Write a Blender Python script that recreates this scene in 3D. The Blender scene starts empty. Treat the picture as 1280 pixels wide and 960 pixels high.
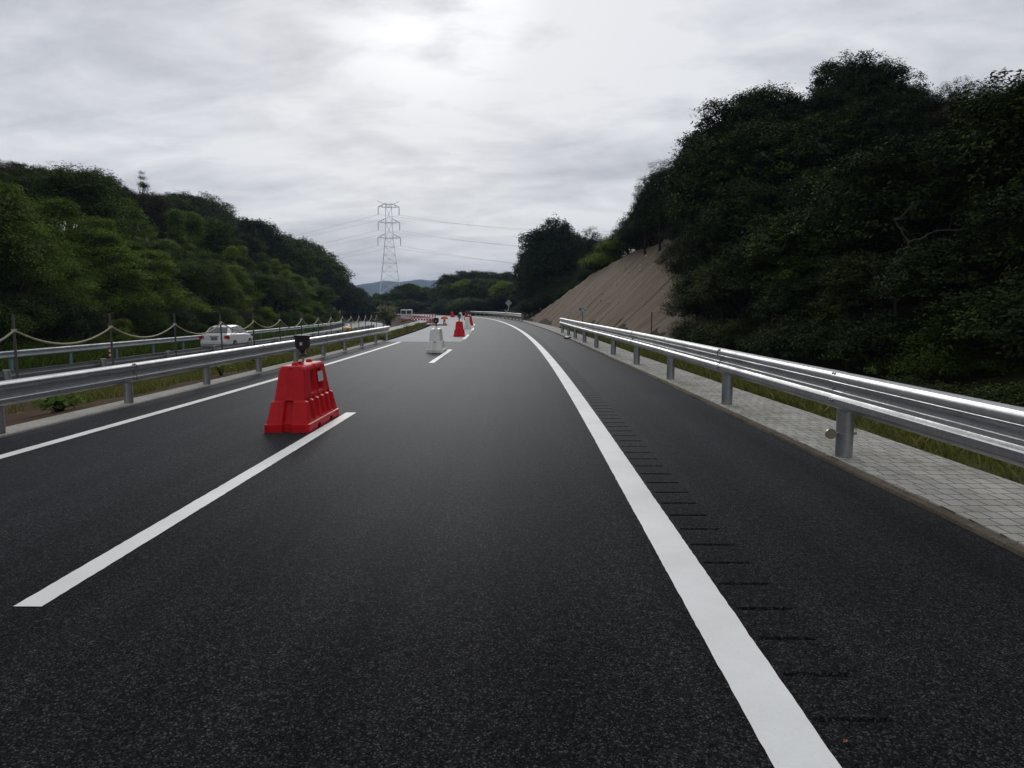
import bpy, math, random
import numpy as np
from mathutils import Vector

random.seed(7)
rng = np.random.default_rng(7)
scene = bpy.context.scene
COL = scene.collection
R = math.radians

# ------------------------------------------------------------------ camera
H_CAM, F_PX, HORIZON = 1.6, 881.0, 384.0
PITCH = math.atan((480 - HORIZON) / F_PX)
cam_d = bpy.data.cameras.new("camera")
cam_d.sensor_width = 36.0
cam_d.lens = 36.0 * F_PX / 1280.0
cam_d.clip_start, cam_d.clip_end = 0.05, 12000
cam = bpy.data.objects.new("camera", cam_d)
cam.location = (0, 0, H_CAM)
cam.rotation_euler = (math.pi / 2 - PITCH, 0, 0)
COL.objects.link(cam)
scene.camera = cam

# ------------------------------------------------------------------ road alignment (plan)
def road_x(y):
    y = np.asarray(y, float)
    yc = np.minimum(y, 210.0)
    x = 1.0 + 0.014 * yc - np.maximum(0, yc - 8) ** 2 / 1500 - np.maximum(0, yc - 85) ** 2 / 800
    return x + np.maximum(0, y - 210) * -0.57

def P(t, d, z=0.0):
    """point at chainage t, lateral offset d (right positive)"""
    x = float(road_x(t)); dx = float(road_x(t + .05) - road_x(t - .05)) / .1
    n = math.hypot(1, dx)
    return Vector((x + d / n, t - d * dx / n, z))

def heading(t):
    return -math.atan(float(road_x(t + .05) - road_x(t - .05)) / .1)

def lin(pts):
    xs = [p[0] for p in pts]; ys = [p[1] for p in pts]
    return lambda t: float(np.interp(t, xs, ys))

D_DASH = lin([(0, -3.68), (10, -3.60), (20, -3.52), (36, -3.42), (70, -3.2), (130, -3.2)])
D_LEFT = lin([(0, -6.75), (7, -6.60), (21, -6.37), (33, -6.22), (50, -6.2)])
D_KL = lin([(-30, -7.6), (8, -7.42), (12, -7.34), (24, -7.16), (33, -7.0), (60, -7.0), (130, -7.0)])
D_KR = lin([(-30, 2.3), (5, 2.21), (12, 2.05), (22, 1.86), (36, 1.8), (60, 1.95), (77, 2.25), (130, 2.3)])
D_VB = lin([(-30, 3.6), (6, 3.4), (10, 3.28), (14, 3.12), (22, 2.95), (52, 3.15), (82, 3.2), (130, 3.2)])
D_PR = lin([(-30, 2.6), (7, 2.36), (11, 2.3), (19, 2.22), (27, 2.12), (34, 2.13), (42, 2.3)])

# ------------------------------------------------------------------ terrain
def smooth(a, b, x):
    t = np.clip((x - a) / (b - a), 0, 1)
    return t * t * (3 - 2 * t)

def bumps(x, y):
    return (np.sin(x * .21 + 1.3) * np.cos(y * .17 + .4) + .5 * np.sin(x * .53 + y * .31) + .3 * np.cos(y * .77 - x * .41))

TOE_P = [(-50, 7.5), (30, 7.5), (38, 7.6), (41, 6.7), (50, 5.0), (60, 3.75), (70, 3.4), (84, 3.5), (110, 5.5), (400, 6)]
TOPH_P = [(-50, 9.5), (36, 9.0), (46, 6.9), (52, 6.6), (60, 6.4), (68, 5.2), (76, 2.8), (84, .15), (100, .4), (400, 2.0)]
def z_opp(y):
    return -0.72 - 0.005 * np.clip(y, 0, 150)

def terrain(x, y):
    x = np.asarray(x, float); y = np.asarray(y, float)
    d = x - road_x(y)
    b = bumps(x, y)
    z = np.full(np.broadcast(x, y).shape, -0.14)
    # right-hand side
    toe = np.interp(y, [p[0] for p in TOE_P], [p[1] for p in TOE_P])
    toph = np.interp(y, [p[0] for p in TOPH_P], [p[1] for p in TOPH_P])
    m = np.interp(y, [-50, 38, 48, 84, 100], [.62, .7, 1.0, 1.0, .5])
    up = np.maximum(0, d - toe)
    rise = np.minimum(m * up, toph + .28 * np.maximum(0, up - toph / m))
    dip = np.interp(y, [-20, 6, 22, 34, 60], [-1.3, -1.2, -.5, -.2, -.1])
    right = dip * smooth(3.3, 5.5, d) + rise + .12 * b * smooth(6, 12, d)
    right = np.minimum(right, np.interp(y, [-50, 70, 100, 140], [16, 16, 4, 2.5]) + 0 * d)
    z = np.where(d > 3.4, -0.14 + right, z)
    # median and opposite carriageway
    zo = z_opp(y)
    med = zo - .12
    t = smooth(-8.2, -13.0, d)
    z = np.where(d < -7.9, -0.2 * (1 - t) + med * t, z)
    # left hillside
    up = np.maximum(0, -21.8 - d)
    crest = np.interp(y, [-20, 40, 90, 130, 180, 240, 320], [11, 11, 11.5, 12, 9, 5, 4])
    lh = np.minimum(.42 * up, crest + .08 * np.maximum(0, up - crest / .42))
    lh = np.minimum(lh, crest + 4)
    z = z + np.where(d < -21.8, lh + .25 * b * smooth(22, 30, -d), 0)
    # rise closing the valley ahead
    mid = 4.5 * smooth(150, 260, y) * np.exp(-((x + 5) / 70.0) ** 2)
    z = z + np.where((d > 5) | (d < -22), mid, mid * .0)
    far = smooth(215, 330, np.hypot(x, y))
    return z * (1 - far) + far * 2.0

# ------------------------------------------------------------------ mesh helpers
class MB:
    def __init__(self):
        self.v = []; self.f = []; self.uv = {}
    def add(self, vs, fs):
        o = len(self.v)
        self.v += [tuple(p) for p in vs]
        self.f += [tuple(i + o for i in q) for q in fs]
    def box(self, c, s, rz=0.0, taper=1.0, bev=0.0):
        x, y, z = s[0] / 2, s[1] / 2, s[2] / 2
        b = min(bev, x * .9, y * .9, z * .9)
        ca, sa = math.cos(rz), math.sin(rz)
        def tr(p): return (c[0] + p[0] * ca - p[1] * sa, c[1] + p[0] * sa + p[1] * ca, c[2] + p[2])
        if b <= 0:
            vs = []
            for k, zz in ((1.0, -z), (taper, z)):
                vs += [tr((-x * k, -y * k, zz)), tr((x * k, -y * k, zz)), tr((x * k, y * k, zz)), tr((-x * k, y * k, zz))]
            self.add(vs, [(3, 2, 1, 0), (4, 5, 6, 7), (0, 1, 5, 4), (1, 2, 6, 5), (2, 3, 7, 6), (3, 0, 4, 7)])
        else:
            rings = []
            for k, zz, ins in ((1, -z, b), (1, -z + b, 0), (taper, z - b, 0), (taper, z, b)):
                xx, yy = x * k - ins, y * k - ins
                bb = max(b - ins * .5, b * .4)
                rings.append([(-xx + bb, -yy, zz), (xx - bb, -yy, zz), (xx, -yy + bb, zz), (xx, yy - bb, zz),
                              (xx - bb, yy, zz), (-xx + bb, yy, zz), (-xx, yy - bb, zz), (-xx, -yy + bb, zz)])
            self.loft([[tr(p) for p in r] for r in rings], True, True)
    def loft(self, rings, closed=True, caps=True):
        n = len(rings[0]); vs = [p for r in rings for p in r]; fs = []
        for i in range(len(rings) - 1):
            for j in range(n if closed else n - 1):
                k = (j + 1) % n
                fs.append((i * n + j, i * n + k, (i + 1) * n + k, (i + 1) * n + j))
        if caps:
            fs.append(tuple(reversed(range(n))))
            fs.append(tuple((len(rings) - 1) * n + j for j in range(n)))
        self.add(vs, fs)
    def tube(self, path, r, n=8, caps=True):
        path = [Vector(p) for p in path]
        rs = r if isinstance(r, (list, tuple)) else [r] * len(path)
        rings = []; ref = None
        for i, p in enumerate(path):
            t = (path[min(i + 1, len(path) - 1)] - path[max(i - 1, 0)]).normalized()
            if ref is None:
                ref = Vector((0, 0, 1)) if abs(t.z) < .9 else Vector((1, 0, 0))
            a = (ref - t * ref.dot(t)).normalized(); ref = a
            b = t.cross(a)
            rings.append([p + (a * math.cos(2 * math.pi * k / n) + b * math.sin(2 * math.pi * k / n)) * rs[i] for k in range(n)])
        self.loft(rings, True, caps)
    def lathe(self, c, prof, n=20):
        self.loft([[(c[0] + r * math.cos(2 * math.pi * k / n), c[1] + r * math.sin(2 * math.pi * k / n), c[2] + z) for k in range(n)] for r, z in prof], True, True)
    def build(self, name, mat, parent=None, smooth_deg=None, link=True):
        me = bpy.data.meshes.new(name)
        me.from_pydata(self.v, [], self.f)
        me.materials.append(mat)
        me.update()
        if smooth_deg:
            me.polygons.foreach_set('use_smooth', [True] * len(me.polygons))
            me.set_sharp_from_angle(angle=R(smooth_deg))
        o = bpy.data.objects.new(name, me)
        COL.objects.link(o)
        if parent is not None:
            o.parent = parent
        return o

def tag(o, label=None, cat=None, group=None, kind=None):
    if label: o["label"] = label
    if cat: o["category"] = cat
    if group: o["group"] = group
    if kind: o["kind"] = kind
    return o

def empty(name, loc, rz=0.0, label=None, cat=None, group=None):
    o = bpy.data.objects.new(name, None)
    o.empty_display_size = .2
    o.location = loc; o.rotation_euler = (0, 0, rz)
    COL.objects.link(o)
    return tag(o, label, cat, group)

def copy_tree(o, parent=None):
    c = o.copy(); COL.objects.link(c)
    if parent is not None: c.parent = parent
    for ch in list(o.children): copy_tree(ch, c)
    return c

def struct(o):
    o["kind"] = "structure"; return o

# ------------------------------------------------------------------ materials
def new_mat(name):
    m = bpy.data.materials.new(name); m.use_nodes = True
    nt = m.node_tree
    return m, nt, nt.nodes["Principled BSDF"]

def N(nt, typ, **kw):
    n = nt.nodes.new(typ)
    for k, v in kw.items(): setattr(n, k, v)
    return n

def L(nt, a, b): nt.links.new(a, b)

def ramp(nt, stops, fac=None, interp='LINEAR'):
    r = N(nt, "ShaderNodeValToRGB"); e = r.color_ramp.elements
    r.color_ramp.interpolation = interp
    while len(e) < len(stops): e.new(.5)
    for el, (p, c) in zip(e, stops):
        el.position = p; el.color = (c[0], c[1], c[2], 1)
    if fac is not None: L(nt, fac, r.inputs[0])
    return r

def noise(nt, vec, scale, detail=4, rough=.55, dist=0.0):
    n = N(nt, "ShaderNodeTexNoise")
    n.inputs['Scale'].default_value = scale; n.inputs['Detail'].default_value = detail
    n.inputs['Roughness'].default_value = rough; n.inputs['Distortion'].default_value = dist
    if vec is not None: L(nt, vec, n.inputs['Vector'])
    return n

def mixc(nt, fac, a, b, blend='MIX'):
    m = N(nt, "ShaderNodeMix", data_type='RGBA', blend_type=blend)
    if isinstance(fac, (int, float)): m.inputs[0].default_value = fac
    else: L(nt, fac, m.inputs[0])
    for sock, v in ((m.inputs[6], a), (m.inputs[7], b)):
        if isinstance(v, tuple): sock.default_value = (*v[:3], 1)
        else: L(nt, v, sock)
    return m.outputs[2]

def bump(nt, h, strength, dist, bsdf):
    b = N(nt, "ShaderNodeBump"); b.inputs['Strength'].default_value = strength; b.inputs['Distance'].default_value = dist
    L(nt, h, b.inputs['Height']); L(nt, b.outputs[0], bsdf.inputs['Normal'])

def plain(name, col, rough=.5, metal=0.0, var=.12, scale=6.0, spec=.5):
    m, nt, b = new_mat(name)
    tc = N(nt, "ShaderNodeTexCoord")
    n = noise(nt, tc.outputs['Object'], scale, 5)
    lo = tuple(c * (1 - var) for c in col); hi = tuple(min(1, c * (1 + var)) for c in col)
    r = ramp(nt, [(.3, lo), (.7, hi)], n.outputs[0])
    L(nt, r.outputs[0], b.inputs['Base Color'])
    b.inputs['Roughness'].default_value = rough; b.inputs['Metallic'].default_value = metal
    b.inputs['Specular IOR Level'].default_value = spec
    return m

def asphalt(name, base, patch=.25, sheen=.115):
    m, nt, b = new_mat(name)
    tc = N(nt, "ShaderNodeTexCoord"); v = tc.outputs['Object']
    vo = N(nt, "ShaderNodeTexVoronoi"); vo.inputs['Scale'].default_value = 150; L(nt, v, vo.inputs['Vector'])
    sep = N(nt, "ShaderNodeSeparateColor"); L(nt, vo.outputs['Color'], sep.inputs[0])
    grain = ramp(nt, [(0, tuple(c * .42 for c in base)), (.55, tuple(c * .85 for c in base)), (.85, tuple(c * 1.6 for c in base)), (1, tuple(c * 4.2 for c in base))], sep.outputs[0])
    n1 = noise(nt, v, .35, 5, .6); r1 = ramp(nt, [(.3, (1 - patch,) * 3), (.7, (1 + patch * .6,) * 3)], n1.outputs[0])
    mp = N(nt, "ShaderNodeMapping"); mp.inputs['Scale'].default_value = (2.2, .05, 1); L(nt, v, mp.inputs[0])
    n2 = noise(nt, mp.outputs[0], 1.0, 3, .5); r2 = ramp(nt, [(.35, (.82,) * 3), (.65, (1.18,) * 3)], n2.outputs[0])
    n3 = noise(nt, v, 22, 4, .6); r3 = ramp(nt, [(.35, (.72,) * 3), (.68, (1.25,) * 3)], n3.outputs[0])
    c = mixc(nt, 1.0, grain.outputs[0], r1.outputs[0], 'MULTIPLY')
    c = mixc(nt, 1.0, c, r2.outputs[0], 'MULTIPLY')
    c = mixc(nt, 1.0, c, r3.outputs[0], 'MULTIPLY')
    L(nt, c, b.inputs['Base Color'])
    b.inputs['Roughness'].default_value = .9; b.inputs['Specular IOR Level'].default_value = 0.0
    mh = N(nt, "ShaderNodeMath", operation='MULTIPLY_ADD')
    L(nt, vo.outputs['Distance'], mh.inputs[0]); mh.inputs[1].default_value = -1.0; mh.inputs[2].default_value = 0
    bump(nt, mh.outputs[0], .6, .004, b)
    lw = N(nt, "ShaderNodeLayerWeight"); lw.inputs[0].default_value = .5
    pw = N(nt, "ShaderNodeMath", operation='POWER'); L(nt, lw.outputs['Facing'], pw.inputs[0]); pw.inputs[1].default_value = 6.5
    ml = N(nt, "ShaderNodeMath", operation='MULTIPLY'); L(nt, pw.outputs[0], ml.inputs[0]); ml.inputs[1].default_value = sheen
    gl = N(nt, "ShaderNodeBsdfGlossy"); gl.inputs['Roughness'].default_value = .5; gl.inputs['Color'].default_value = (.93, .96, 1, 1)
    ms = N(nt, "ShaderNodeMixShader"); L(nt, ml.outputs[0], ms.inputs[0]); L(nt, b.outputs[0], ms.inputs[1]); L(nt, gl.outputs[0], ms.inputs[2])
    L(nt, ms.outputs[0], nt.nodes["Material Output"].inputs[0])
    return m

def paint_mat():
    m, nt, b = new_mat("road_paint")
    tc = N(nt, "ShaderNodeTexCoord"); v = tc.outputs['Object']
    n = noise(nt, v, 60, 4, .65); n2 = noise(nt, v, 1.1, 4, .6)
    r = ramp(nt, [(.22, (.30, .30, .30)), (.30, (.80, .81, .80)), (.75, (.86, .87, .86))], n.outputs[0])
    r2 = ramp(nt, [(.3, (.83, .83, .82)), (.62, (1, 1, 1))], n2.outputs[0])
    L(nt, mixc(nt, 1.0, r.outputs[0], r2.outputs[0], 'MULTIPLY'), b.inputs['Base Color'])
    b.inputs['Roughness'].default_value = .6
    bump(nt, n.outputs[0], .3, .004, b)
    return m

def galv_mat(name="galvanised_steel", col=(.46, .475, .49), rough=.36):
    m, nt, b = new_mat(name)
    tc = N(nt, "ShaderNodeTexCoord"); v = tc.outputs['Object']
    vo = N(nt, "ShaderNodeTexVoronoi"); vo.inputs['Scale'].default_value = 28; L(nt, v, vo.inputs['Vector'])
    sep = N(nt, "ShaderNodeSeparateColor"); L(nt, vo.outputs['Color'], sep.inputs[0])
    n = noise(nt, v, 1.6, 5, .65)
    r = ramp(nt, [(0, tuple(c * .9 for c in col)), (1, tuple(c * 1.08 for c in col))], sep.outputs[0])
    r2 = ramp(nt, [(.3, (.78,) * 3), (.7, (1.05,) * 3)], n.outputs[0])
    L(nt, mixc(nt, 1.0, r.outputs[0], r2.outputs[0], 'MULTIPLY'), b.inputs['Base Color'])
    b.inputs['Metallic'].default_value = .92
    rr = ramp(nt, [(.3, (rough + .12,) * 3), (.7, (rough - .04,) * 3)], n.outputs[0])
    L(nt, rr.outputs[0], b.inputs['Roughness'])
    return m

def paver_mat():
    m, nt, b = new_mat("paving_blocks")
    tc = N(nt, "ShaderNodeTexCoord")
    nz = noise(nt, tc.outputs['UV'], 3.0, 2); 
    sw = N(nt, "ShaderNodeSeparateXYZ"); L(nt, tc.outputs['UV'], sw.inputs[0])
    cb = N(nt, "ShaderNodeCombineXYZ"); L(nt, sw.outputs[1], cb.inputs[0]); L(nt, sw.outputs[0], cb.inputs[1])
    v = mixc(nt, .03, cb.outputs[0], nz.outputs['Color'])
    br = N(nt, "ShaderNodeTexBrick"); L(nt, v, br.inputs['Vector'])
    br.inputs['Scale'].default_value = 1; br.inputs['Brick Width'].default_value = .14; br.inputs['Row Height'].default_value = .165
    br.inputs['Mortar Size'].default_value = .0065; br.inputs['Mortar Smooth'].default_value = .4; br.inputs['Bias'].default_value = -.1; br.offset = .43; br.squash = .8; br.squash_frequency = 3
    br.inputs['Color1'].default_value = (.43, .425, .39, 1); br.inputs['Color2'].default_value = (.33, .325, .30, 1); br.inputs['Mortar'].default_value = (.10, .085, .065, 1)
    n1 = noise(nt, tc.outputs['Object'], 1.6, 7, .7); r1 = ramp(nt, [(.32, (.66, .63, .57)), (.5, (.95, .94, .92)), (.7, (1.12, 1.12, 1.12))], n1.outputs[0])
    n2 = noise(nt, tc.outputs['Object'], 90, 3, .6); r2 = ramp(nt, [(.3, (.84,) * 3), (.7, (1.1,) * 3)], n2.outputs[0])
    c = mixc(nt, 1.0, br.outputs[0], r1.outputs[0], 'MULTIPLY'); c = mixc(nt, 1.0, c, r2.outputs[0], 'MULTIPLY')
    L(nt, c, b.inputs['Base Color']); b.inputs['Roughness'].default_value = .85
    inv = N(nt, "ShaderNodeMath", operation='SUBTRACT'); inv.inputs[0].default_value = 1; L(nt, br.outputs['Fac'], inv.inputs[1])
    bump(nt, inv.outputs[0], .6, .008, b)
    return m

def ground_mat(name, stops, sc=.6, fine=9.0, bd=.05):
    m, nt, b = new_mat(name)
    tc = N(nt, "ShaderNodeTexCoord"); v = tc.outputs['Object']
    n = noise(nt, v, sc, 8, .65, .4); n2 = noise(nt, v, fine, 6, .7)
    r = ramp(nt, stops, n.outputs[0]); r2 = ramp(nt, [(.3, (.6,) * 3), (.7, (1.3,) * 3)], n2.outputs[0])
    L(nt, mixc(nt, 1.0, r.outputs[0], r2.outputs[0], 'MULTIPLY'), b.inputs['Base Color'])
    b.inputs['Roughness'].default_value = .95; b.inputs['Specular IOR Level'].default_value = .1
    bump(nt, n2.outputs[0], .8, bd, b)
    return m

def leaf_mat(name, dark, mid, light, hue_var=.5, tr=.12):
    """leaf colours differ leaf by leaf (attribute) and tree by tree (object random)"""
    m, nt, b = new_mat(name)
    at = N(nt, "ShaderNodeAttribute", attribute_name="leaf_tone")
    oi = N(nt, "ShaderNodeObjectInfo")
    r = ramp(nt, [(0, dark), (.55, mid), (1, light)], at.outputs['Fac'])
    r2 = ramp(nt, [(0, (1 - .35 * hue_var, 1 - .30 * hue_var, 1 - .3 * hue_var)), (.5, (1, 1, 1)), (1, (1 + .55 * hue_var, 1 + .32 * hue_var, 1 - .1 * hue_var))], oi.outputs['Random'])
    c = mixc(nt, 1.0, r.outputs[0], r2.outputs[0], 'MULTIPLY')
    L(nt, c, b.inputs['Base Color']); b.inputs['Roughness'].default_value = .7; b.inputs['Specular IOR Level'].default_value = .07
    t = N(nt, "ShaderNodeBsdfTranslucent"); L(nt, c, t.inputs[0])
    ms = N(nt, "ShaderNodeMixShader"); ms.inputs[0].default_value = tr
    out = nt.nodes["Material Output"]
    L(nt, b.outputs[0], ms.inputs[1]); L(nt, t.outputs[0], ms.inputs[2]); L(nt, ms.outputs[0], out.inputs[0])
    return m

M = dict(
    asphalt=asphalt("dark_asphalt", (.0200, .0202, .0218)),
    asphalt_old=asphalt("older_asphalt", (.12, .118, .117), .2),
    paint=paint_mat(),
    galv=galv_mat(),
    galv_old=galv_mat("weathered_steel", (.42, .45, .47), .48),
    paver=paver_mat(),
    kerb=ground_mat("kerb_concrete", [(.3, (.34, .33, .30)), (.7, (.46, .45, .41))], 1.5, 40, .008),
    kerb_dirty=ground_mat("soiled_kerb_edge", [(.3, (.10, .082, .058)), (.7, (.20, .172, .13))], 2.0, 40),
    concrete=ground_mat("pale_concrete_pavement", [(.3, (.50, .505, .515)), (.7, (.62, .62, .63))], .25, 14, .004),
    soil=ground_mat("brown_soil", [(.25, (.055, .032, .02)), (.5, (.085, .052, .034)), (.72, (.06, .06, .022))], .9, 14),
    ground=ground_mat("leaf_litter_ground", [(.3, (.030, .024, .014)), (.55, (.040, .036, .016)), (.75, (.030, .042, .014))], .35, 5),
    verge_soil=ground_mat("grassy_soil", [(.3, (.06, .05, .02)), (.6, (.07, .075, .022))], .8, 12),
    red=plain("red_plastic", (.58, .006, .012), .45, 0, .14, 7, .25),
    white=plain("white_plastic", (.76, .77, .71), .42, 0, .10, 3),
    black=plain("black_plastic", (.012, .012, .014), .45, 0, .2, 8),
    lens=plain("pale_lens", (.62, .62, .60), .2, 0, .05, 8),
    sticker=plain("reflective_sticker", (.55, .55, .55), .35, 0, .06, 30),
    car_white=plain("white_car_paint", (.74, .74, .73), .22, 0, .03, 2),
    glass=plain("dark_car_glass", (.05, .06, .062), .08, 0, .05, 2, .8),
    tail=plain("red_lens", (.42, .008, .015), .2, 0, .1, 20),
    tyre=plain("tyre_rubber", (.018, .018, .018), .8),
    chrome=plain("wheel_alloy", (.45, .45, .46), .35, .8, .06),
    grey_trim=plain("grey_trim", (.18, .18, .19), .4),
    orange=plain("orange_plastic", (.75, .15, .012), .4, 0, .1, 6),
    yellow=plain("yellow_pad", (.72, .34, .015), .5, 0, .12, 6),
    post=plain("dull_post", (.10, .095, .08), .7, .2, .25, 5),
    rope=plain("tan_rope", (.42, .37, .26), .9, 0, .2, 40),
    bark=ground_mat("bark", [(.3, (.035, .028, .02)), (.7, (.075, .062, .048))], 3.0, 18),
    dead=ground_mat("dead_wood", [(.3, (.07, .062, .052)), (.7, (.125, .115, .10))], 3.0, 18),
    sign=plain("sign_back", (.36, .38, .38), .5, .2, .08),
    board=plain("pale_board", (.55, .56, .55), .5, 0, .08),
    tower=plain("tower_steel", (.82, .84, .85), .6, .0, .05),
    wire=plain("cable", (.12, .12, .13), .6),
    rock=ground_mat("broken_rock", [(.3, (.16, .12, .10)), (.7, (.30, .24, .21))], 2.5, 12),
    blue_post=plain("bluish_post", (.20, .30, .36), .5, .3, .1),
    leaf_orange=plain("dry_leaf", (.20, .06, .018), .7),
    mountain=ground_mat("wooded_mountain", [(.3, (.025, .035, .018)), (.7, (.045, .055, .028))], .01, .05),
)

# ------------------------------------------------------------------ world and sun
SUN_EL, SUN_AZ = R(24), R(-7.0)            # azimuth from +Y, towards +X
sun_dir = Vector((math.sin(SUN_AZ) * math.cos(SUN_EL), math.cos(SUN_AZ) * math.cos(SUN_EL), math.sin(SUN_EL)))
w = bpy.data.worlds.new("World"); scene.world = w; w.use_nodes = True
nt = w.node_tree; nt.nodes.clear()
out = N(nt, "ShaderNodeOutputWorld"); bg = N(nt, "ShaderNodeBackground"); L(nt, bg.outputs[0], out.inputs[0])
sky = N(nt, "ShaderNodeTexSky", sky_type='NISHITA'); sky.sun_disc = False; sky.sun_elevation = SUN_EL; sky.sun_rotation = SUN_AZ
tc = N(nt, "ShaderNodeTexCoord"); gen = tc.outputs['Generated']
sx = N(nt, "ShaderNodeSeparateXYZ"); L(nt, gen, sx.inputs[0])
zz = N(nt, "ShaderNodeMath", operation='MAXIMUM'); L(nt, sx.outputs[2], zz.inputs[0]); zz.inputs[1].default_value = 0
za = N(nt, "ShaderNodeMath", operation='ADD'); L(nt, zz.outputs[0], za.inputs[0]); za.inputs[1].default_value = .21
dx = N(nt, "ShaderNodeMath", operation='DIVIDE'); L(nt, sx.outputs[0], dx.inputs[0]); L(nt, za.outputs[0], dx.inputs[1])
dy = N(nt, "ShaderNodeMath", operation='DIVIDE'); L(nt, sx.outputs[1], dy.inputs[0]); L(nt, za.outputs[0], dy.inputs[1])
cv = N(nt, "ShaderNodeCombineXYZ"); L(nt, dx.outputs[0], cv.inputs[0]); L(nt, dy.outputs[0], cv.inputs[1])
mp = N(nt, "ShaderNodeMapping"); mp.inputs['Rotation'].default_value = (0, 0, R(24)); mp.inputs['Scale'].default_value = (.75, 1.15, 1); mp.inputs['Location'].default_value = (3.35, 1.7, 0)
L(nt, cv.outputs[0], mp.inputs[0])
c1 = noise(nt, mp.outputs[0], 1.25, 6, .48, .2)
c2 = noise(nt, mp.outputs[0], 4.2, 8, .58, .3)
cm = N(nt, "ShaderNodeMath", operation='MULTIPLY_ADD'); L(nt, c2.outputs[0], cm.inputs[0]); cm.inputs[1].default_value = .46
cs = N(nt, "ShaderNodeMath", operation='MULTIPLY'); L(nt, c1.outputs[0], cs.inputs[0]); cs.inputs[1].default_value = .60
L(nt, cs.outputs[0], cm.inputs[2])
cr = ramp(nt, [(.38, (4.9, 5.05, 5.5)), (.49, (6.4, 6.55, 6.95)), (.61, (8.2, 8.3, 8.55))], cm.outputs[0])
for el in cr.color_ramp.elements: el.color = tuple(c / 10 for c in el.color[:3]) + (1,)
# thin, bright cloud round the veiled sun
dp = N(nt, "ShaderNodeVectorMath", operation='DOT_PRODUCT'); L(nt, gen, dp.inputs[0]); dp.inputs[1].default_value = sun_dir
g1 = N(nt, "ShaderNodeMapRange"); L(nt, dp.outputs['Value'], g1.inputs[0]); g1.inputs[1].default_value = .984; g1.inputs[2].default_value = 1.0; g1.interpolation_type = 'SMOOTHSTEP'
g2 = N(nt, "ShaderNodeMapRange"); L(nt, dp.outputs['Value'], g2.inputs[0]); g2.inputs[1].default_value = -.6; g2.inputs[2].default_value = 1.0
g2.inputs[3].default_value = .62; g2.inputs[4].default_value = 1.06
gm = N(nt, "ShaderNodeMath", operation='MULTIPLY'); L(nt, g1.outputs[0], gm.inputs[0])
gr = ramp(nt, [(.44, (.1,) * 3), (.56, (1,) * 3)], cm.outputs[0]); L(nt, gr.outputs[0], gm.inputs[1])
ga = N(nt, "ShaderNodeMath", operation='MULTIPLY_ADD'); L(nt, gm.outputs[0], ga.inputs[0]); ga.inputs[1].default_value = .24; L(nt, g2.outputs[0], ga.inputs[2])
cl = mixc(nt, 1.0, cr.outputs[0], (1, 1, 1), 'MULTIPLY')
sc_ = N(nt, "ShaderNodeVectorMath", operation='SCALE'); L(nt, cl, sc_.inputs[0]); L(nt, ga.outputs[0], sc_.inputs['Scale'])
up = N(nt, "ShaderNodeVectorMath", operation='SCALE'); L(nt, sc_.outputs[0], up.inputs[0]); up.inputs['Scale'].default_value = 10.0
fin = mixc(nt, .955, sky.outputs[0], up.outputs[0])
L(nt, fin, bg.inputs[0]); bg.inputs[1].default_value = .1

sd = bpy.data.lights.new("sun", 'SUN'); sd.energy = 1.0; sd.angle = R(20); sd.color = (1, .96, .9)
sun = bpy.data.objects.new("sun", sd); COL.objects.link(sun)
sun.rotation_euler = sun_dir.to_track_quat('Z', 'Y').to_euler()
sun.location = (0, 0, 60)

# ------------------------------------------------------------------ strips that follow the road
def strip(name, mat, t0, t1, step, cols, parent=None, jitter=0.0, jit_to=0.0):
    """cols: list of (d(t), z) callables/values; sheet with uv in metres"""
    ts = [t0]
    while ts[-1] < t1 - 1e-6:
        st = step(ts[-1]) if callable(step) else step
        ts.append(min(t1, ts[-1] + st))
    vs, fs, uvs = [], [], []
    n = len(cols)
    for i, t in enumerate(ts):
        for j, (d, z) in enumerate(cols):
            dd = d(t) if callable(d) else d; zz_ = z(t) if callable(z) else z
            if jitter and t < jit_to and j in (0, n - 1): dd += random.gauss(0, jitter)
            p = P(t, dd, zz_); vs.append(p); uvs.append((t, dd))
    for i in range(len(ts) - 1):
        for j in range(n - 1):
            fs.append((i * n + j, i * n + j + 1, (i + 1) * n + j + 1, (i + 1) * n + j))
    me = bpy.data.meshes.new(name); me.from_pydata(vs, [], fs); me.materials.append(mat)
    uvl = me.uv_layers.new(name="UVMap")
    for lp in me.loops: uvl.data[lp.index].uv = uvs[lp.vertex_index]
    me.update()
    o = bpy.data.objects.new(name, me); COL.objects.link(o)
    if parent: o.parent = parent
    return o

def off(f, k): return lambda t: f(t) + k

# carriageway, its strip beside the edge line carries the milled rumble grooves
struct(strip("road", M['asphalt'], -12, 33, 1.0, [(off(D_KL, -.02), 0), (-3.6, 0), (.145, 0)]))
struct(strip("road", M['asphalt'], 33, 210, 1.5, [(off(D_DASH, .02), 0), (-1.5, 0), (.145, 0)]))
struct(strip("road", M['asphalt'], -12, 210, 1.5, [(.445, 0), (1.2, 0), (off(D_KR, .02), 0)]))
gv, gf = [], []
ts = []
t = 1.575
while t < 60:
    ts += [(t - .019, 0), (t - .007, -.012), (t + .007, -.012), (t + .019, 0)]; t += .34
ts = [(-12, 0)] + ts + [(210, 0)] if False else [(-12, 0), (0, 0)] + ts + [(y, 0) for y in np.arange(61.5, 211, 1.5)]
for k, (t, z) in enumerate(ts):
    e = max(-.011, min(.011, random.gauss(0, .008)))
    for d_ in (.145, .16 + e, .43 + e, .445):
        gv.append(P(t, d_, z if d_ not in (.145, .445) else 0))
for k in range(len(ts) - 1):
    for j in range(3): gf.append((k * 4 + j, k * 4 + j + 1, k * 4 + 5 + j, k * 4 + 4 + j))
mb = MB(); mb.add(gv, gf); struct(mb.build("road", M['asphalt']))

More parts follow.
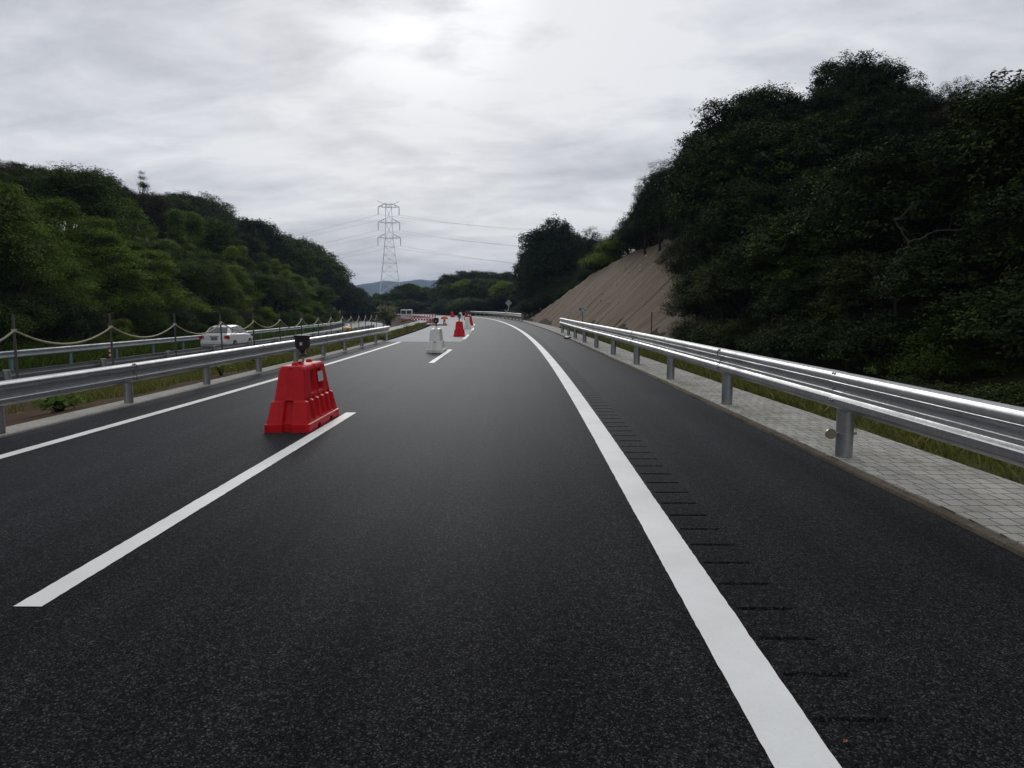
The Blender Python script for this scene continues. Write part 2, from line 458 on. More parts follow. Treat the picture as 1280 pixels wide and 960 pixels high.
# painted lines
fine = lambda t: .05 if t < 14 else (.5 if t < 60 else 1.5)
def line(t0, t1, dc, wd):
    jw = .0014
    return struct(strip("road_marking", M['paint'], t0, t1, fine, [(lambda t: (dc(t) if callable(dc) else dc) - wd / 2, .004), (lambda t: (dc(t) if callable(dc) else dc) + wd / 2, .004)], jitter=jw, jit_to=14))
line(-8, 200, lambda t: 0.0, .235)
for a, b_ in ((3.58, 10.6), (20.3, 26.8), (35.5, 41.2), (49.2, 54.5), (62.5, 67.5), (76, 81), (90, 95), (104, 109), (118, 123)):
    line(a, b_, D_DASH, .155)
line(-8, 32.8, D_LEFT, .155)

# pale concrete crossover pavement on the left lane ahead
struct(strip("pavement", M['concrete'], 33, 170, 1.5, [(D_KL, .002), (-5.2, .002), (off(D_DASH, .02), .002)]))
mb = MB()
q = [P(50, -12.9, -.55), P(50, -10.3, -.36), P(76, -8.6, -.22), P(96, -7.02, 0.0), P(112, -7.02, 0), P(112, -10.5, -.3), P(96, -9.6, -.2), P(76, -11.2, -.40)]
mb.add(q, [(0, 1, 2, 7), (7, 2, 3, 6), (6, 3, 4, 5)])
struct(mb.build("path", M['concrete']))

# left kerb (row of flush concrete blocks), right kerb edge and paved verge
kz = .045
struct(strip("kerb", M['kerb'], -12, 33.3, 1.0, [(off(D_KL, -.34), -.2), (off(D_KL, -.34), kz), (off(D_KL, -.02), kz - .008), (D_KL, kz - .022), (D_KL, -.05)]))
struct(strip("kerb", M['kerb_dirty'], -12, 130, 1.0, [(D_KR, -.06), (off(D_KR, .02), .028), (off(D_KR, .085), .040), (off(D_KR, .09), .03)], jitter=.006, jit_to=20))
struct(strip("verge_paving", M['paver'], -12, 130, 1.0, [(off(D_KR, .09), .0), (off(D_KR, .09), .050), (off(D_VB, -.03), .062), (D_VB, .05), (off(D_VB, .02), -.2)]))

# opposite carriageway
zo = lambda t: float(z_opp(t))
struct(strip("road", M['asphalt_old'], -12, 200, 2.0, [(-20.6, lambda t: zo(t)), (-17, lambda t: zo(t) + .03), (-13.6, lambda t: zo(t))]))
struct(strip("road_marking", M['paint'], -12, 190, 2.0, [(-20.0, lambda t: zo(t) + .012), (-19.85, lambda t: zo(t) + .0135)]))
struct(strip("road_marking", M['paint'], -12, 190, 2.0, [(-14.35, lambda t: zo(t) + .0115), (-14.2, lambda t: zo(t) + .010)]))
# median bank of soil between the carriageways
def med(k, amp=.0):
    return lambda t: float(-.02 * (1 - k) + (zo(t) + .015) * k + amp * math.sin(t * 1.7 + k * 9) * math.cos(t * .6 + k * 4))
struct(strip("median_bank", M['soil'], -12, 150, .5, [(off(D_KL, -.34), med(0)), (-8.2, med(.06, .04)), (-8.9, med(.2, .06)), (-10, med(.55, .07)), (-11.2, med(.85, .06)), (-12.5, med(.97, .03)), (-13.6, med(1))]))
struct(strip("verge_soil", M['verge_soil'], -12, 46, .5, [(off(D_VB, .015), .03), (off(D_VB, .35), lambda t: .0 + .03 * math.sin(t * 2.1)), (off(D_VB, .9), lambda t: -.12 + .05 * math.sin(t * 1.3)), (off(D_VB, 1.7), lambda t: -.35), (off(D_VB, 2.6), lambda t: -.9)]))

# ------------------------------------------------------------------ ground sheet
def axis(lo, hi, fine_lo, fine_hi, step, grow=1.22):
    a = list(np.arange(fine_lo, fine_hi + .01, step))
    s = step
    while a[-1] < hi: s *= grow; a.append(min(hi, a[-1] + s))
    s = step; b = []
    x = fine_lo
    while x > lo: s *= grow; x = max(lo, x - s); b.append(x)
    return np.array(b[::-1] + a)
gx = axis(-4000, 4000, -75, 45, 1.25); gy = axis(-4000, 4000, -15, 270, 1.25)
XX, YY = np.meshgrid(gx, gy)
ZZ = terrain(XX, YY)
nx, ny = len(gx), len(gy)
me = bpy.data.meshes.new("ground")
vv = np.stack([XX, YY, ZZ], -1).reshape(-1, 3)
ii = (np.arange(ny - 1)[:, None] * nx + np.arange(nx - 1)[None]).reshape(-1)
ff = np.stack([ii, ii + 1, ii + nx + 1, ii + nx], -1)
def mesh_np(name, v, f):
    me = bpy.data.meshes.new(name)
    me.vertices.add(len(v)); me.vertices.foreach_set('co', np.asarray(v, np.float32).reshape(-1))
    k = f.shape[1]
    me.loops.add(f.size); me.loops.foreach_set('vertex_index', f.astype(np.int32).reshape(-1))
    me.polygons.add(len(f)); me.polygons.foreach_set('loop_start', np.arange(0, f.size, k, dtype=np.int32))
    me.update(calc_edges=True)
    return me
me = mesh_np("ground", vv, ff); me.materials.append(M['ground'])
me.polygons.foreach_set('use_smooth', [True] * len(me.polygons))
g = bpy.data.objects.new("ground", me); COL.objects.link(g); struct(g)

# netted cut slope on the right
def net_mat():
    m, nt, b = new_mat("brown_slope_netting")
    tc = N(nt, "ShaderNodeTexCoord"); uv = tc.outputs['UV']; v = tc.outputs['Object']
    sp = N(nt, "ShaderNodeSeparateXYZ"); L(nt, uv, sp.inputs[0])
    n0 = noise(nt, uv, .5, 3); 
    ad = N(nt, "ShaderNodeMath", operation='MULTIPLY_ADD'); L(nt, n0.outputs[0], ad.inputs[0]); ad.inputs[1].default_value = .5; L(nt, sp.outputs[0], ad.inputs[2])
    fr = N(nt, "ShaderNodeMath", operation='PINGPONG'); L(nt, ad.outputs[0], fr.inputs[0]); fr.inputs[1].default_value = 1.1
    seam = ramp(nt, [(0, (.5,) * 3), (.06, (.62,) * 3), (.11, (1,) * 3)], fr.outputs[0])
    mp = N(nt, "ShaderNodeMapping"); mp.inputs['Scale'].default_value = (2.6, .28, 1); L(nt, uv, mp.inputs[0])
    n1 = noise(nt, mp.outputs[0], 1.0, 6, .65); r1 = ramp(nt, [(.3, (.165, .128, .094)), (.7, (.265, .215, .164))], n1.outputs[0])
    n2 = noise(nt, v, 9, 5, .7); r2 = ramp(nt, [(.3, (.78,) * 3), (.7, (1.15,) * 3)], n2.outputs[0])
    c = mixc(nt, 1, r1.outputs[0], seam.outputs[0], 'MULTIPLY'); c = mixc(nt, 1, c, r2.outputs[0], 'MULTIPLY')
    L(nt, c, b.inputs['Base Color']); b.inputs['Roughness'].default_value = .95; b.inputs['Specular IOR Level'].default_value = .1
    bump(nt, n1.outputs[0], .6, .12, b)
    return m
M['net'] = net_mat()
vs, fs, uvs = [], [], []
tys = np.arange(37, 84.6, .5); ks = np.linspace(-.06, 1.04, 26)
for t in tys:
    toe = np.interp(t, [p[0] for p in TOE_P], [p[1] for p in TOE_P]); th = np.interp(t, [p[0] for p in TOPH_P], [p[1] for p in TOPH_P])
    m_ = np.interp(t, [-50, 38, 48, 84, 100], [.62, .7, 1.0, 1.0, .5])
    for k in ks:
        run = th / m_
        x = float(road_x(t)) + toe + run * k
        z = float(terrain(x, t)) + .10 + .07 * math.sin(t * 1.9 + k * 5) * math.sin(k * 7 + t * .6) + .05 * math.sin(t * 4.1)
        vs.append((x, t, max(z, -.09))); uvs.append((t, run * k * 1.35))
nk = len(ks)
for i in range(len(tys) - 1):
    for j in range(nk - 1): fs.append((i * nk + j, i * nk + j + 1, (i + 1) * nk + j + 1, (i + 1) * nk + j))
me = bpy.data.meshes.new("slope"); me.from_pydata(vs, [], fs); me.materials.append(M['net'])
ul = me.uv_layers.new(name="UVMap")
for lp in me.loops: ul.data[lp.index].uv = uvs[lp.vertex_index]
me.polygons.foreach_set('use_smooth', [True] * len(me.polygons)); me.update()
o = bpy.data.objects.new("slope", me); COL.objects.link(o); struct(o)

# distant mountain
mx = np.linspace(-1900, 700, 130); my = np.linspace(2150, 3300, 26)
MX, MY = np.meshgrid(mx, my)
sil = [(-900, 30), (100, 45), (330, 60), (400, 72), (440, 74), (462, 91), (480, 98), (500, 92), (515, 100), (527, 111), (540, 104), (556, 98), (575, 90), (600, 70), (700, 55), (900, 30)]
px = 640 + MX / 2600 * 881
env = np.interp(px, [s[0] for s in sil], [s[1] for s in sil])
prof = np.exp(-((MY - 2600) / 260.0) ** 2)
MZ = 4 + env * prof * (1 + .05 * np.sin(MX * .03 + MY * .02)) + 3 * np.sin(MX * .021) * prof - 6
ii = (np.arange(25)[:, None] * 130 + np.arange(129)[None]).reshape(-1)
me = mesh_np("mountain", np.stack([MX, MY, MZ], -1).reshape(-1, 3), np.stack([ii, ii + 1, ii + 131, ii + 130], -1))
me.materials.append(M['mountain']); me.polygons.foreach_set('use_smooth', [True] * len(me.polygons))
o = bpy.data.objects.new("mountain", me); COL.objects.link(o); struct(o)

# haze
mb = MB(); mb.box((0, 0, 73), (8400, 8400, 158))
hz, nt, b = new_mat("haze_air")
for n_ in list(nt.nodes):
    if n_.type == 'BSDF_PRINCIPLED': nt.nodes.remove(n_)
pv = N(nt, "ShaderNodeVolumePrincipled"); pv.inputs['Color'].default_value = (.52, .70, 1.0, 1); pv.inputs['Density'].default_value = .00024
L(nt, pv.outputs[0], nt.nodes["Material Output"].inputs['Volume'])
tag(mb.build("haze", hz), kind="stuff")

# ------------------------------------------------------------------ guardrails
W = [(0, 0), (.02, .014), (.064, .046), (.071, .056), (.072, .112), (.066, .124), (.040, .139), (.034, .146), (.030, .182), (.024, .190), (.012, .198), (.010, .206), (.010, .228), (.018, .238), (.064, .268), (.070, .276), (.071, .286), (.066, .292), (.072, .298), (.073, .338), (.068, .352), (.050, .374), (.012, .388), (0, .39)]
def beam_mesh(t0, t1, df, zf, side, hs, step=1.0, thick=.004):
    """W-beam between chainages; side=+1: waves face left (towards smaller d)"""
    n = max(1, int(math.ceil((t1 - t0) / step)))
    rings = []
    for i in range(n + 1):
        t = t0 + (t1 - t0) * i / n
        d0, z0 = df(t), zf(t)
        ring = [P(t, d0 - side * o, z0 + z * hs / .39) for o, z in W] + [P(t, d0 - side * (o - thick), z0 + z * hs / .39) for o, z in reversed(W)]
        rings.append(ring)
    m = MB(); m.loft(rings, True, True); return m

def guardrail(name, label, ts, df, zbase, zbot, hs, side, r_post, mat, mat_post=None, post_side=1.0, bolts=True, end_len=.35, post_top=None, seg=1):
    root = empty(name, P(ts[0], df(ts[0]), zbase(ts[0])), 0, label, "guardrail")
    inv = -root.location
    kids = []
    gap = r_post * 1.0 + .012
    bf = lambda t: df(t) - side * gap
    zb = lambda t: zbase(t) + zbot
    edges = [ts[0] - end_len] + list(ts[1:-1:seg]) + [ts[-1] + end_len]
    for i in range(len(edges) - 1):
        lap = (-.014 if bolts else .10) if i else 0
        m = beam_mesh(edges[i] - lap, edges[i + 1], lambda t, i=i: bf(t) - side * (.008 * (i % 2)), zb, side, hs)
        kids.append(m.build("beam", mat, root, 24))
        if bolts and i and edges[i] < 45:
            m = beam_mesh(edges[i] - .16, edges[i] + .16, lambda t: bf(t) + side * .012, zb, side, hs, .16)
            kids.append(m.build("splice_plate", M['grey_trim'], root, 24))
            for dt, o, z in ((-.07, .056, .364), (-.02, .056, .364), (-.07, .073, .09), (-.02, .073, .09), (.0, .016, .195), (.05, .016, .195)):
                mbt = MB()
                p = P(edges[i] + dt, bf(edges[i]) - side * (o + .006), zb(edges[i]) + z * hs / .39)
                mbt.box(p, (.022, .024, .022), heading(edges[i]), 1, .004)
                kids.append(mbt.build("bolt", M['grey_trim'], root))
    for t in ts:
        m = MB()
        p = P(t, df(t), zbase(t)); top = zbot + (post_top if post_top else hs * .80)
        m.tube([p + Vector((0, 0, -.25)), p + Vector((0, 0, top))], r_post, 14)
        kids.append(m.build("post", mat_post or mat, root, 40))
        m = MB(); pb = P(t, df(t) - side * (gap * .55), zbase(t) + zbot + .5 * hs)
        m.box(pb, (gap * 1.1, .07, .12 * hs / .39), heading(t))
        kids.append(m.build("bracket", mat_post or mat, root))
    for k in kids: k.location = inv
    return root

flat = lambda t: .0
vz = lambda t: .06
tsR = [3.28 - 4] + [3.28 + 3.98 * i for i in range(0, 11)]
gR = guardrail("guardrail", "shiny double wave guardrail on the paved block verge, passing close on the right", tsR, D_PR, vz, .50, .39, 1, .085, M['galv'])
# reflector clamped on the second near post
def disc_reflector(t, df, zc, parent):
    p = P(t, df(t), zc) - parent.location
    m = MB(); m.tube([p + Vector((0, 0, -.012)), p + Vector((0, 0, .012))], .092, 18)
    m.tube([p + Vector((-.085, -.02, 0)), p + Vector((-.15, -.045, 0))], .012, 8)
    m.box(p + Vector((.105, 0, 0)), (.03, .03, .03))
    c = m.build("reflector_clamp", M['galv_old'], parent, 40)
    m = MB(); a = p + Vector((-.165, -.045, 0))
    m.tube([a + Vector((0, .012, 0)), a + Vector((0, -.012, 0))], .055, 20)
    m.build("reflector", plain("reflector_face", (.30, .24, .19), .3), c, 40)
disc_reflector(tsR[2], D_PR, .30, gR)
tsF = [79.5 + 4 * i for i in range(0, 20)]
guardrail("guardrail", "far guardrail beginning past the brown slope and bending left along the curve", tsF, lambda t: 2.45, flat, .48, .39, 1, .085, M['galv'], bolts=False)
D_PL = off(D_KL, -.09)
tsL = [2.85 + 2.85 * i for i in range(-2, 12)]
guardrail("guardrail", "grey guardrail at the left kerb, ending before the pale pavement", tsL, D_PL, flat, .385, .31, -1, .07, M['galv'], seg=2)
tsM = [17.86 + 4.37 * i for i in range(-2, 15)]
D_M = lambda t: -14.05
guardrail("guardrail", "low dull guardrail below the rope line, on the near edge of the opposite carriageway", tsM, D_M, zo, .46, .31, 1, .09, M['galv_old'], bolts=False, post_top=.36, seg=2)
tsO = [20.3 + 4 * i for i in range(-1, 28)]
guardrail("guardrail", "dull guardrail at the foot of the wooded hill, behind the white car", tsO, lambda t: -21.1, zo, .44, .31, -1, .08, M['galv_old'], M['blue_post'], bolts=False, seg=2)

# ------------------------------------------------------------------ rope fence on the median
rope_pts = []
proto = None
for i, t in enumerate(tsM):
    p = P(t, -13.75 + random.uniform(-.05, .05), zo(t))
    if proto is None:
        proto = empty("rope_post", p, 0, "thin dull pole holding up the sagging tan rope beside the low guardrail", "post", "poles carrying the rope along the median")
        m = MB(); m.tube([(0, 0, -.3), (0, 0, 2.22)], .032, 8); m.build("pole", M['post'], proto, 40)
        m = MB(); m.tube([(0, 0, 1.78), (0, 0, 1.86)], .06, 8); m.tube([(.03, -.04, 1.82), (.09, -.07, 1.80)], .02, 6); m.build("rope_tie", M['rope'], proto, 40)
        o = proto
    else:
        o = copy_tree(proto)
    o.location = p; o.rotation_euler = (random.uniform(-.02, .02), random.uniform(-.02, .02), random.uniform(-.6, .6))
    rope_pts.append(p + Vector((.03, -.03, 1.82)))
pth = []
for a, b_ in zip(rope_pts[:-1], rope_pts[1:]):
    sag = random.uniform(.36, .62)
    for k in range(12):
        u = k / 12; q = a.lerp(b_, u); q.z -= sag * 4 * u * (1 - u); pth.append(q)
pth.append(rope_pts[-1])
m = MB(); m.tube(pth, .028, 6); tag(m.build("rope", M['rope'], None, 60), "tan rope hanging in loops between the thin poles on the median", "rope")

# ------------------------------------------------------------------ plastic road barriers
def make_barrier(mat, seed):
    HB = .83
    zs = np.unique(np.concatenate([np.linspace(0, HB, 62), [.1, .108, .375, .39, .815]]))
    a_ = lin([(0, .295), (.10, .293), (.108, .275), (.375, .240), (.392, .205), (.79, .165), (.82, .150), (.83, .136)])
    b_ = lin([(0, .77), (.10, .765), (.108, .745), (.375, .64), (.392, .62), (.79, .50), (.82, .485), (.83, .47)])
    def box01(x, lo, hi, e): return float(smooth(lo - e, lo + e, x) * (1 - smooth(hi - e, hi + e, x)))
    rings = []
    NL, NS, NC = 90, 36, 5
    for z in zs:
        a, b = a_(z), b_(z); c = .045
        ring = []
        def side_pt(u, v, nxt, side):
            ins = 0.0
            if side == 'L':
                yy = v
                f = (z - .1) / (HB - .1)
                for yc in (-.2, .2):
                    w_ = .13 * (1 - .25 * f)
                    ins += .055 * box01(abs(yy - yc * (1 - .3 * f)), -1, w_, .012) * box01(z, .46, .74, .015)
                for yc in (-.48, -.24, 0, .24, .48):
                    ins += .042 * box01(abs(yy - yc), -1, .075, .012) * box01(z, .13, .40, .012)
                ins += .02 * box01(abs(yy), -1, .022, .01) * box01(z, .42, .9, .01)
                for yc in (-.3, .3): ins += .12 * box01(abs(yy - yc), -1, .06, .006) * box01(z, -1, .05, .006)
            else:
                ins += .06 * box01(abs(u), -1, .05, .012) * box01(z, -1, .385, .012)
                ins += .012 * box01(abs(u), -1, .03, .01) * box01(z, .42, .8, .01)
            return ins
        segs = []
        for k in range(NL + 1):
            y = -b + c + (2 * (b - c)) * k / NL; segs.append((a - side_pt(a, y, 0, 'L'), y))
        for k in range(1, NC):
            th = math.pi / 2 * k / NC; segs.append((a - c + c * math.cos(th), b - c + c * math.sin(th)))
        for k in range(NS + 1):
            x = a - c - 2 * (a - c) * k / NS; segs.append((x, b - side_pt(x, b, 0, 'S')))
        for k in range(1, NC):
            th = math.pi / 2 + math.pi / 2 * k / NC; segs.append((-a + c + c * math.cos(th), b - c + c * math.sin(th)))
        for k in range(NL + 1):
            y = b - c - (2 * (b - c)) * k / NL; segs.append((-a + side_pt(-a, y, 0, 'L'), y))
        for k in range(1, NC):
            th = math.pi + math.pi / 2 * k / NC; segs.append((-a + c + c * math.cos(th), -b + c + c * math.sin(th)))
        for k in range(NS + 1):
            x = -a + c + 2 * (a - c) * k / NS; segs.append((x, -b + side_pt(x, -b, 0, 'S')))
        for k in range(1, NC):
            th = 1.5 * math.pi + math.pi / 2 * k / NC; segs.append((a - c + c * math.cos(th), -b + c + c * math.sin(th)))
        rings.append([(x, y, z) for x, y in segs])
    m = MB(); m.loft(rings, True, True)
    return m, rings

def make_barrier_thing(name, mat, mat_name):
    root = empty(name, (0, 0, 0))
    m, _ = make_barrier(mat, 0)
    m.build("body", mat, root, 32)
    # lugs and filler cap on the top
    for y in (-.33, .30):
        m = MB(); m.box((0, y, .845), (.09, .05, .05), 0, .8, .01); m.build("lug", mat, root, 40)
    m = MB(); m.lathe((0, -.14, .826), [(.055, 0), (.055, .022), (.035, .026), (.035, .04), (.03, .045)], 16); m.build("filler_cap", mat, root, 40)
    # warning light
    lp = MB(); lp.tube([(0, .02, .84), (0, .02, .98)], .016, 10)
    lo = lp.build("lamp_pole", M['galv'], root, 40)
    lb = MB()
    prof = []
    wv = .088
    for k in range(13):
        th = math.pi + math.pi * k / 12; prof.append((wv * math.cos(th), 1.06 + .03 + .085 * math.sin(th) * .95))
    prof = [(-wv, 1.20)] + prof + [(wv, 1.20)]
    lb.loft([[(x, .02 - .055, z) for x, z in prof], [(x, .02 + .055, z) for x, z in prof]], True, True)
    lb.box((0, .02, 1.208), (.20, .14, .022), 0, 1, .006)
    lb.lathe((0, .02, .93), [(.045, 0), (.055, .01), (.05, .03), (.03, .05), (.03, .10)], 14)
    light = lb.build("warning_light", M['black'], root, 40)
    ln = MB(); ln.box((-.004, .02 - .058, 1.10), (.036, .010, .042), 0, 1, .004); ln.build("lens", M['lens'], light)
    return root
redB = make_barrier_thing("plastic_barrier", M['red'], "red")
whiteB = make_barrier_thing("plastic_barrier", M['white'], "white")
def sticker(root, y, z, sz):
    m = MB()
    a = lambda zz_: float(np.interp(zz_, [.392, .79], [.205, .165])) + .004
    w_ = .12
    q = [(a(z - sz / 2), y - w_, z - sz / 2), (a(z - sz / 2), y + w_, z - sz / 2), (a(z + sz / 2), y + w_, z + sz / 2), (a(z + sz / 2), y - w_, z + sz / 2)]
    q2 = [(x + .003, yy, zz_) for x, yy, zz_ in q]
    m.loft([q, q2], True, True)
    m.build("sticker", M['sticker'], root)
sticker(redB, .19, .64, .14)
BG = "plastic barriers in a row along the dashed line"
bl = [(9.62, .0, 'r', "nearest red plastic barrier, large in view beside the dashed line, with a white square sticker"),
      (25.6, .0, 'w', "white plastic barrier in front of the edge of the pale pavement"),
      (39.1, .0, 'r', "red plastic barrier standing alone at the near edge of the pale pavement"),
      (52.4, .02, 'w', "small white plastic barrier just beyond the lone red one on the pale pavement"),
      (63.0, .1, 'r', "red plastic barrier standing tilted into view right behind the second white one"),
      (75.5, .0, 'w', "white plastic barrier, third of the white ones down the dashed line"),
      (88.5, .0, 'r', "red plastic barrier, fourth of the red ones down the dashed line"),
      (101.5, .0, 'w', "white plastic barrier farthest of the white ones, near the bend"),
      (114.5, .0, 'r', "red plastic barrier farthest off in the row, at the bend")]
used = set()
for t, rz, c, lab in bl:
    src = redB if c == 'r' else whiteB
    o = src if c not in used else copy_tree(src)
    if c in used and c == 'r':
        for ch in list(o.children):
            if ch.name.startswith("sticker"): bpy.data.objects.remove(ch)
    used.add(c)
    o.location = P(t, D_DASH(t) - .41, .001); o.rotation_euler = (0, 0, heading(t) + rz)
    tag(o, lab, "road barrier", BG)

# ------------------------------------------------------------------ small things on and by the road
def put(o, x, y, z=0.0, rz=0.0):
    o.location = (x, y, z); o.rotation_euler = (0, 0, rz); return o
# orange capped cone
c = empty("traffic_cone", P(64, -5.9, .006), 0, "red and white striped cone under a wide orange cap, beside the black mat", "traffic cone")
m = MB(); m.box((0, 0, .02), (.42, .42, .04), 0, 1, .01); m.build("base", M['red'], c)
m = MB(); m.lathe((0, 0, .04), [(.17, 0), (.14, .14)], 18); m.lathe((0, 0, .04), [(.118, .26), (.095, .38)], 18); m.build("red_cone", M['red'], c, 40)
m = MB(); m.lathe((0, 0, .04), [(.139, .141), (.119, .259)], 18); m.lathe((0, 0, .04), [(.094, .381), (.07, .52)], 18); m.build("white_band", M['white'], c, 40)
m = MB(); m.lathe((0, 0, .52), [(.30, .0), (.33, .05), (.30, .14), (.20, .24), (.10, .30)], 20); m.build("orange_cap", M['orange'], c, 40)
m = MB()
for k in range(9):
    p = P(62.5 + random.uniform(-.6, .9), -6.6 + random.uniform(-.75, .75), .0)
    m.lathe((p.x, p.y, 0), [(.26, .006), (.30, .06), (.24, .12), (.10, .15)], 10)
tag(m.build("sandbag_heap", M['black'], None, 50), "low heap of black sandbags on the left edge of the pale pavement", "sandbags")
# cones with striped bars on the far crossover
def make_cone():
    r = empty("traffic_cone", (0, 0, 0))
    m = MB(); m.box((0, 0, .02), (.38, .38, .04), 0, 1, .01); m.build("base", M['red'], r)
    m = MB(); m.lathe((0, 0, .04), [(.15, 0), (.115, .22)], 12); m.lathe((0, 0, .04), [(.085, .42), (.035, .70)], 12); m.build("cone", M['red'], r, 40)
    m = MB(); m.lathe((0, 0, .04), [(.1145, .221), (.0855, .419)], 12); m.build("white_band", M['white'], r, 40)
    return r
pc = make_cone()
def make_bar():
    r = empty("striped_bar", (0, 0, 0))
    for k in range(6):
        m = MB(); m.tube([(0, k / 3 + .002, 0), (0, (k + 1) / 3 - .002, 0)], .028, 8); m.build("red_section" if k % 2 == 0 else "white_section", M['red'] if k % 2 == 0 else M['white'], r, 40)
    return r
pb_ = make_bar()
for i in range(11):
    t = 84 + 2.6 * i
    dd = -7.4 - .36 * i
    o = pc if i == 0 else copy_tree(pc)
    o.location = P(t, dd, -.02 - .04 * i); o.rotation_euler = (0, 0, heading(t))
    tag(o, "distant red cone in the row joined by striped bars, right of the small truck", "traffic cone", "cones closing off the far crossover")
    o2 = pb_ if i == 0 else copy_tree(pb_)
    o2.location = P(t, dd, .74 - .04 * i); o2.rotation_euler = (0, 0, heading(t) + math.atan(.36 / 2.6))
    tag(o2, "red and white bar lying across two distant cones", "bar", "striped bars on the far cones")
# yellow pad on the low guardrail
y0 = empty("impact_pad", P(62, -14.2, zo(62)), heading(62), "rounded yellow pad wrapped over the low guardrail near the end of the ropes", "pad")
m = MB(); m.lathe((0, 0, .45), [(.36, 0), (.46, .08), (.48, .28), (.40, .42), (.2, .48)], 18); m.build("pad", M['yellow'], y0, 50)
m = MB(); m.box((-.55, -.05, .55), (.22, .2, .30), 0, 1, .03); m.build("red_end", M['red'], y0)
# red and white marker post in the far verge
mk = empty("marker_post", P(35.0, -20.75, zo(35)), 0, "short red and white banded post at the opposite road edge, left of the car", "marker post")
for k in range(5):
    m = MB(); m.tube([(0, 0, k * .11), (0, 0, k * .11 + .108)], .045, 10); m.build("red_band" if k % 2 == 0 else "white_band", M['red'] if k % 2 == 0 else M['white'], mk, 40)
# small board in front of the slope
sg = empty("small_sign", (3.98, 40, -.1), 0, "small pale rectangular sign board on a post before the brown slope", "sign")
m = MB(); m.tube([(0, .03, 0), (0, .03, 1.72)], .03, 8); m.build("pole", M['galv_old'], sg, 40)
m = MB(); m.box((0, 0, 1.58), (.50, .02, .27), 0, 1, .004); bd = m.build("board", M['board'], sg)
m = MB(); m.box((-.13, -.013, 1.58), (.13, .004, .17)); m.box((.03, -.013, 1.62), (.10, .004, .05)); m.box((.15, -.013, 1.53), (.10, .004, .05)); m.build("dark_mark", M['grey_trim'], bd)
# diamond sign on a bent pole
sg = empty("diamond_sign", (-.45, 93.5, -.1), 0, "grey diamond shaped sign on a bent pole behind the far guardrail", "sign")
m = MB(); m.tube([(-.42, 0, 0), (-.42, 0, .85), (-.30, 0, 1.1), (-.05, 0, 1.35), (.02, 0, 1.7), (.0, .04, 2.3)], .055, 8); m.tube([(-.30, 0, 1.1), (-.5, 0, 1.4)], .04, 8); m.build("pole", M['board'], sg, 40)
m = MB(); r_ = .46
m.loft([[(-r_, -.015, 2.25), (0, -.015, 2.25 - r_), (r_, -.015, 2.25), (0, -.015, 2.25 + r_)], [(-r_, .015, 2.25), (0, .015, 2.25 - r_), (r_, .015, 2.25), (0, .015, 2.25 + r_)]], True, True)
m.build("plate", M['sign'], sg)
# fence stakes under the trees
for x, y, h_, lab in ((7.95, 40.3, 1.5, "grey stake standing alone at the near foot of the brown slope"), (8.35, 34.2, 1.45, "grey stake in the undergrowth, nearest the right guardrail")):
    z0 = float(terrain(x, y))
    m = MB(); m.tube([(0, 0, -.3), (0, 0, h_)], .035, 8); m.lathe((0, 0, h_ - .02), [(.045, 0), (.045, .03), (.02, .05)], 8)
    o = m.build("stake", M['post'], None, 40); put(o, x, y, z0); tag(o, lab, "stake", "stakes near the brown slope")
# drain pipe mouth in the kerb
p = P(35.6, D_KR(35.6) + .02, .0)
m = MB(); nseg = 18
for rr in range(5):
    pass
outer = [[(math.cos(2 * math.pi * k / nseg) * r_, y_, math.sin(2 * math.pi * k / nseg) * r_) for k in range(nseg)] for r_, y_ in ((.085, -.2), (.10, -.2), (.10, .2), (.085, .2), (.085, -.2))]
m.loft(outer, True, False)
o = m.build("drain_pipe", M['black'], None, 40); put(o, p.x, p.y, .03, R(25)); tag(o, "short black drain pipe lying against the right kerb near the guardrail's far end", "pipe")
# fallen leaf by the edge line
m = MB(); m.add([(0, 0, .002), (.014, .008, .009), (.03, 0, .004), (.014, -.009, .006)], [(0, 1, 2, 3)])
o = m.build("fallen_leaf", M['leaf_orange']); put(o, 1.22, 2.44, .002, .6); tag(o, "tiny dry orange leaf on the asphalt beside the right white line", "leaf")
# white pegs in the netting and broken rocks at its top
for i in range(16):
    t = random.uniform(44, 62); k = random.uniform(.15, .85)
    toe = np.interp(t, [q_[0] for q_ in TOE_P], [q_[1] for q_ in TOE_P]); th = np.interp(t, [q_[0] for q_ in TOPH_P], [q_[1] for q_ in TOPH_P])
    x = float(road_x(t)) + toe + th * k / 1.0
    m = MB(); m.box((0, 0, .06), (.16, .05, .12), 0, .8, .01); m.tube([(0, 0, -.2), (0, 0, .08)], .015, 6)
    o = m.build("peg", M['board']); put(o, x, t, float(terrain(x, t)) + .16, random.uniform(-.8, .8))
    tag(o, "small white peg pinned into the brown netted slope", "peg", "white pegs on the netted slope")
for i in range(7):
    t = 50 + random.uniform(-2.0, 3.5); x = float(road_x(t)) + 10.6 + random.uniform(-.9, 1.6)
    m = MB()
    rings = []
    for k, (rr, z_) in enumerate(((.32, 0), (.46, .2), (.40, .45), (.18, .62))):
        rings.append([(rr * random.uniform(.7, 1.2) * math.cos(q_), rr * random.uniform(.7, 1.2) * math.sin(q_), z_ * random.uniform(.9, 1.1)) for q_ in np.linspace(0, 2 * math.pi, 8)[:-1]])
    m.loft(rings, True, True)
    o = m.build("rock", M['rock']); put(o, x, t, float(terrain(x, t)) + .05, random.uniform(0, 6)); o.scale = (random.uniform(.7, 1.3),) * 3
    tag(o, "pale reddish broken rock at the top of the brown slope under the trees", "rock", "broken rocks above the netted slope")

